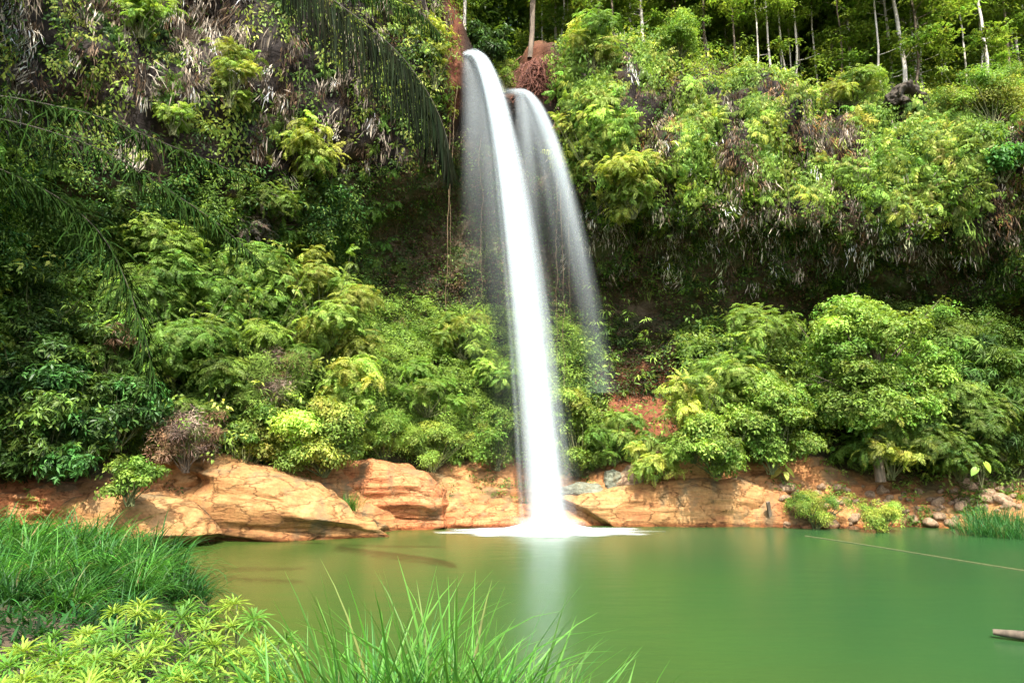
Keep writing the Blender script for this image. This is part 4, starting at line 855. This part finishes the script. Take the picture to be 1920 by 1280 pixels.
def heart(n=9):
    u = np.linspace(0, 1, n); hw = np.sin(pi*np.clip(u*.93+.07, 0, 1))**.7*(1 - .45*u)*.42
    P = np.stack([np.stack([u - .15*np.abs(s_)*(1-u), s_*hw, -.25*u**2 + .12*np.abs(s_)*hw*2], 1) for s_ in (-1, -.5, 0, .5, 1)], 1)
    i = np.arange(n-1)[:, None]*5; j = np.arange(4)[None]; return P.reshape(-1, 3), np.stack([i+j, i+j+1, i+6+j, i+5+j], 2).reshape(-1, 4)
def taro(label, px, py, y, H, sz, col, seed, n=5):
    rng = np.random.default_rng(seed); base = at(px, py, y); t = thing('taro', label, 'plant', base, 'big-leaved plants')
    HV, HQ = heart()
    for i in range(n):
        a = i*2.4 + rng.uniform(0, .5) - 1.5; tip = np.array([cos(a)*.3*H, sin(a)*.3*H, H*rng.uniform(.65, 1)]); V, Q = tube(wob(rng, (0, 0, -.2), tip, 6, .05), np.linspace(.018, .01, 6)); link('stalk', mesh_np('stalk', V, Q, STEM, None, True), t)
        R = rotm(np.zeros(1), np.array([[cos(a)*.5, sin(a)*.5 - .55, .6]]))[0]; ax = np.array([cos(a), sin(a), -.3]); x = unit(ax - R[:, 2]*(ax@R[:, 2])); R = np.stack([x, np.cross(R[:, 2], x), R[:, 2]], 1)
        s_ = sz*rng.uniform(.7, 1.1); V = (HV*s_)@R.T + tip; link('leaf', mesh_np('leaf', V, HQ, GLOSS, jit(rng, col, 1, .2)[0]*np.ones((len(V), 3)), True), t)
taro('bright taro plant with one big upright leaf above the cobbles at right', 1840, 905, 27.6, .8, .42, LG, 1)
taro('big-leaved plant in the shade left of the leafy pale tree', 1500, 800, 30.5, 1.3, .85, MG*1.3, 2, 6)
taro('low big-leaved plant above the orange shelf', 1470, 905, 29.6, .6, .5, YG*.9, 3)

def blades(rng, n, rad, L, w, lean, bend, col, seg=7, tipc=None, b=.25):
    base = np.stack([rng.normal(0, rad, n), rng.normal(0, rad, n), np.full(n, -.05)], 1); az = np.arctan2(base[:, 1], base[:, 0]) + rng.normal(0, .8, n)
    le = rng.uniform(*lean, n); bd = rng.uniform(*bend, n); Lb = rng.uniform(*L, n)*np.where(rng.random(n) < .3, .6, 1); wb = rng.uniform(*w, n)
    t = np.linspace(0, 1, seg+1); th = le[:, None] + bd[:, None]*t[None]**1.5
    dr = np.sin(th); dz = np.cos(th); st = Lb[:, None]/seg
    r = np.concatenate([np.zeros((n, 1)), np.cumsum(dr[:, :-1]*st, 1)], 1); z = np.concatenate([np.zeros((n, 1)), np.cumsum(dz[:, :-1]*st, 1)], 1)
    d = np.stack([np.cos(az), np.sin(az)], 1); tw = rng.normal(0, .5, n)
    P = np.stack([base[:, 0, None] + r*d[:, 0, None], base[:, 1, None] + r*d[:, 1, None], base[:, 2, None] + z], 2)
    sx = np.stack([-np.sin(az + tw), np.cos(az + tw), 0*az], 1); wd = wb[:, None]*np.minimum(1, (1.02 - t[None]**2.2))*(.6 + .4*np.minimum(1, t[None]*4))
    up = np.stack([-np.cos(az)[:, None]*dz, -np.sin(az)[:, None]*dz, dr], 2)*.25
    V = np.stack([P - sx[:, None]*wd[..., None]/2 + up*wd[..., None], P, P + sx[:, None]*wd[..., None]/2 + up*wd[..., None]], 2)
    i = np.arange(n)[:, None, None]*(seg+1)*3 + np.arange(seg)[None, :, None]*3 + np.arange(2)[None, None]
    Q = np.stack([i, i+1, i+4, i+3], 3).reshape(-1, 4); C = jit(rng, col, n, b, .08); dead = rng.random(n) < .04; C[dead] = jit(rng, np.array([.16, .15, .05]), int(dead.sum()), .3)
    tc_ = np.array(tipc if tipc is not None else col); Cc = C[:, None]*(1-t[None, :, None]**3*.5) + tc_*(t[None, :, None]**3*.5)
    return V.reshape(-1, 3), Q, np.repeat(Cc, 3, 1).reshape(-1, 3)
def grass(name, label, loc, parts, seed, group=None, catg='grass'):
    rng = np.random.default_rng(seed); Vs, Qs, Cs, o = [], [], [], 0
    for kw in parts:
        V, Q, C = blades(rng, **kw); Vs.append(V); Qs.append(Q+o); Cs.append(C); o += len(V)
    m = mesh_np(name, np.concatenate(Vs), np.concatenate(Qs), GLASS, np.concatenate(Cs)); return tag(link(name, m, None, loc), label, catg, group)
GLASS = leafmat('grass_blade', .35, .45, .25, (1.2, 1.25, .6))
GG = np.array([.06, .18, .022]); GD = np.array([.022, .08, .016]); GL = np.array([.12, .26, .035])
# foreground clumps
def fore(label, px, y, seed, n, L, col, lean=(0, .6), bend=(.2, 1.5), rad=.13):
    b = at(px, 1300, y); z = bankz(b[0], b[1])
    return grass('grass_clump', label, (b[0], b[1], z), [dict(n=int(n*1.3), rad=rad*1.2, L=(L[0]*.9, L[1]*.95), w=(.018, .04), lean=lean, bend=bend, col=col, tipc=GL), dict(n=int(n*2.2), rad=rad*1.9, L=(L[0]*.55, L[1]*.72), w=(.012, .026), lean=(0, 1.), bend=(.2, 1.9), col=GD*1.9, tipc=GG)], seed, 'long arching grass clumps at the front')
fore('tallest foreground grass clump at bottom centre, one blade standing straight up', 845, 4.9, 1, 150, (.8, 1.75), GG, (0, .6), (.1, 1.5))
fore('foreground grass clump left of the tallest one, blades arching left over the water', 700, 4.8, 2, 150, (.85, 1.7), GG*1.1, (.05, .75))
fore('foreground grass clump right of the tallest one with a dark upright blade', 960, 4.8, 3, 150, (.75, 1.35), GG*.9)
fore('low foreground grass clump at the right end, thin blades bending over the water', 1075, 4.7, 4, 110, (.6, 1.05), GG, (.2, .9))
fore('foreground grass clump at the left end, next to the yellow rosette shrubs', 600, 4.9, 5, 90, (.6, 1.3), GG*1.1, (.1, .8))
fore('short sparse grass clump rightmost of the foreground row', 1150, 4.6, 6, 36, (.4, .8), GL, (.4, 1.0))
for i, (px, y, n, L, lab) in enumerate([(655, 4.55, 90, (.5, 1.0), 'short foreground tuft between the two left grass clumps'), (770, 4.5, 110, (.5, 1.1), 'short foreground tuft left below the tallest grass clump'), (905, 4.5, 110, (.5, 1.05), 'short foreground tuft right below the tallest grass clump'), (1010, 4.5, 90, (.45, .9), 'short foreground tuft below the clump with a dark upright blade')]):
    fore(lab, px, y, 30+i, n, L, GG*1.1, (0, .9))
# the dark green grass mound on the left bank
rng = np.random.default_rng(55); protoG = []
for k in range(4):
    g = grass('sedge_tussock', 'dense dark green tussock in the grass mound on the left bank', (0, 0, 0), [dict(n=340, rad=.2, L=(.4, 1.2), w=(.016, .03), lean=(0, 1.1), bend=(.8, 3.), col=[GD*1.4, GG*1., GD*.9, GG*.75][k], tipc=GG, b=.35)], 60+k, 'tussocks of the left grass mound'); protoG.append(g)
spots = [(px, y, s_) for (y, s_, xs) in [(15.5, 1.15, range(-60, 230, 64)), (14.0, 1.2, range(-40, 330, 66)), (12.6, 1.1, range(-60, 365, 74)), (11.3, 1.0, range(-40, 380, 80)), (10.2, .85, range(-60, 370, 88)), (9.2, .75, range(-60, 330, 90))] for px in xs]
for i, (px, y, s_) in enumerate(spots):
    k = i % 4; o = protoG[k]
    if i >= 4: o = o.copy(); COL.objects.link(o)
    x = (px + rng.uniform(-18, 18) - 960)/1280*y*1.02; y2 = y + rng.uniform(-.35, .35); s2 = s_*rng.uniform(.85, 1.15)
    o.location = (x, y2, bankz(x, y2)); o.scale = (s2, s2, s2*.82); o.rotation_euler = (0, 0, rng.uniform(0, 6))
# other grass: tuft on the red ledge and the grass at the right edge
grass('grass_tuft', 'single green grass tuft on the rock between the tan slab and the red ledge', at(648, 955, 26.6), [dict(n=260, rad=.22, L=(.5, 1.05), w=(.012, .024), lean=(0, .7), bend=(.4, 1.8), col=GG, tipc=GL)], 70)
for i, (px, py, y) in enumerate([(1835, 1000, 26.2), (1880, 1008, 25.6), (1925, 1012, 25.2), (1900, 985, 26.5), (1850, 982, 27), (1960, 1000, 25.6)]):
    grass('grass_tuft', 'bluish green grass tuft at the waterline of the right edge', at(px, py, y), [dict(n=300, rad=.4, L=(.6, 1.1), w=(.014, .026), lean=(0, .8), bend=(.4, 1.8), col=np.array([.045, .15, .04]), tipc=GG, b=.35)], 71+i, 'grass tufts at the right edge')
# yellow-green rosette shrubs in the left foreground
def whorl(rng, n, L, w, col):
    a = np.arange(n)*2.39996 + rng.uniform(0, 6); e = np.linspace(-.25, 1.1, n) + rng.normal(0, .1, n)
    D = np.stack([np.cos(a)*np.cos(e), np.sin(a)*np.cos(e), np.sin(e)], 1); N = np.stack([-np.cos(a)*np.sin(e), -np.sin(a)*np.sin(e), np.cos(e)], 1)
    Ls = L*rng.uniform(.75, 1.1, n)*(1 - .35*np.clip(e, 0, 2)); C = jit(rng, col, n, .16, .06)
    h = LL(D*.01, D, N, Ls*.62, w + 0*Ls, C); D2 = unit(D - np.array([0, 0, .35])); t2 = LL(D*(Ls*.42)[:, None], D2, N, Ls*.6, w*.95 + 0*Ls, C*1.05); return cat([h, t2])
RY = np.array([.22, .33, .045]); RG = np.array([.11, .25, .035])
SH = [(150, 1185, 6.2, 'yellow-green rosette shrub in front of the grass mound, third from the left edge'), (250, 1150, 6.5, 'rosette shrub standing in front of the middle of the grass mound'), (345, 1150, 6.4, 'tall bright rosette shrub at the right foot of the grass mound'), (430, 1150, 6.3, 'yellowest rosette shrub, at the water side of the foreground'), (480, 1215, 5.8, 'low rosette shrub nearest the foreground grass blades'),
      (390, 1225, 5.6, 'rosette shrub in the middle of the foreground thicket'), (295, 1215, 5.6, 'rosette shrub over the dark gap in the foreground thicket'), (200, 1235, 5.4, 'greener rosette shrub low in the foreground thicket'), (100, 1245, 5.3, 'yellow rosette shrub low at the left of the thicket'), (25, 1235, 5.5, 'yellow rosette shrub at the very left edge'), (150, 1285, 4.9, 'rosette shrub cut by the lower frame edge at left'), (330, 1290, 4.8, 'rosette shrub cut by the lower frame edge, middle of the thicket'), (460, 1285, 4.9, 'rosette shrub cut by the lower frame edge near the grass blades'), (20, 1290, 4.8, 'pale rosette shrub in the lower left corner')]
for i, (px, py, y, lab) in enumerate(SH):
    rng = np.random.default_rng(400+i); top = at(px, py, y); bz = float(bankz(top[0], y+.1)); base = np.array([top[0], y+.1, bz]); t = thing('rosette_shrub', lab, 'shrub', base, 'yellow rosette shrubs in the left foreground'); H = max(top[2] - bz, .3)
    for j in range(8):
        a = j*2.4 + rng.uniform(-.4, .4); r = .36*sqrt(j/8.)*rng.uniform(.8, 1.2); tip = np.array([cos(a)*r, sin(a)*r, H*(1 - .3*(r/.34)**2*rng.uniform(.4, 1.2))*rng.uniform(.82, 1.08)]); V, Q = tube(wob(rng, (0, 0, -.1), tip, 6, .06), np.linspace(.011, .006, 6), 6); link('stem', mesh_np('stem', V, Q, STEM, None, True), t)
        col = [RY, RG, (RY+RG)/2, RG*.8][rng.integers(4)] if j else RY
        w_ = inst(whorl(rng, 28, .19, .018, col), rotm(np.array([0.]), unit(np.array([[tip[0]*.8, tip[1]*.8 - .12, .8]]))), tip[None], np.array([rng.uniform(.8, 1.25)])); link('leaf_whorl', leaves_mesh('leaf_whorl', w_, LEAF, .08, .18, .5), t)
# low growth on the bank floor
rng = np.random.default_rng(8); n = 7000; x = rng.uniform(-14, 3, n); y = rng.uniform(3.6, 16, n); ok = (np.interp(x, SX, SY) - y) > .1; x, y = x[ok], y[ok]; P = np.stack([x, y, bankz(x, y)], 1); s_ = spray(rng, 9, .16, .2, .035, -.5)
tag(link('bank_growth', leaves_mesh('bank_growth', inst(s_, rotm(rng.uniform(0, 6, len(P))), P, rng.uniform(.5, 1.2, len(P)), jit(rng, GD*.9, len(P), .35)), LEAF)), kind='stuff')

# ------------------------------------------------------------------ log and rope on the water
rng = np.random.default_rng(3)
a = at(1862, 1187, 11.9); a[2] = .1; n = 30; t = np.linspace(0, 1, n); path = np.stack([a[0] + 3.2*t, a[1] - 2.1*t, .1 - .05*t + 0*t], 1)
V, Q = tube(path, .115*np.clip(.45 + 2.2*t, 0, 1), 16); V = V + unit(V - np.repeat(path, 16, 0))*(.018*fbm(V*np.array([.35, 3, 3]), .3, 3, 4))[:, None]
c0 = len(V); V = np.vstack([V, path[0] + np.array([.03, 0, 0]), path[-1]]); Qc = [[i, (i+1) % 16, c0, c0] for i in range(16)]
m = mesh_np('log', V - a, Q, DRIFT, None, True); lo = link('log', m, None, a); tag(lo, 'weathered floating log end poking in at the right edge of the pool', 'log')
ring = V[:16] - a; cap = np.vstack([ring, ring.mean(0)*[1, 1, 1] + ring*.55, [ring.mean(0) + np.array([.02, 0, 0])]]); q1 = [[i, (i+1) % 16, 16+(i+1) % 16, 16+i] for i in range(16)]; q2 = [[16+i, 16+(i+1) % 16, 16+(i+2) % 16, 32] for i in range(0, 16, 2)]
link('cut_end', mesh_np('cut_end', cap, np.array(q1+q2), BARK), lo)
p0 = at(1510, 1005, 25.9); p0[2] = .0; p1 = at(1925, 1071, 18.4); p1[2] = .0; n = 40; t = np.linspace(0, 1.35, n); path = p0 + (p1 - p0)*t[:, None]; path[:, 0] += .08*np.sin(t*5); V, Q = tube(path, .03, 8)
ROPE = barkmat('old_rope', (.045, .06, .015), (.09, .095, .03), 12); o = link('rope', mesh_np('rope', V - p0, Q, ROPE, None, True), None, p0); tag(o, 'thin olive rope floating across the right side of the pool', 'rope')
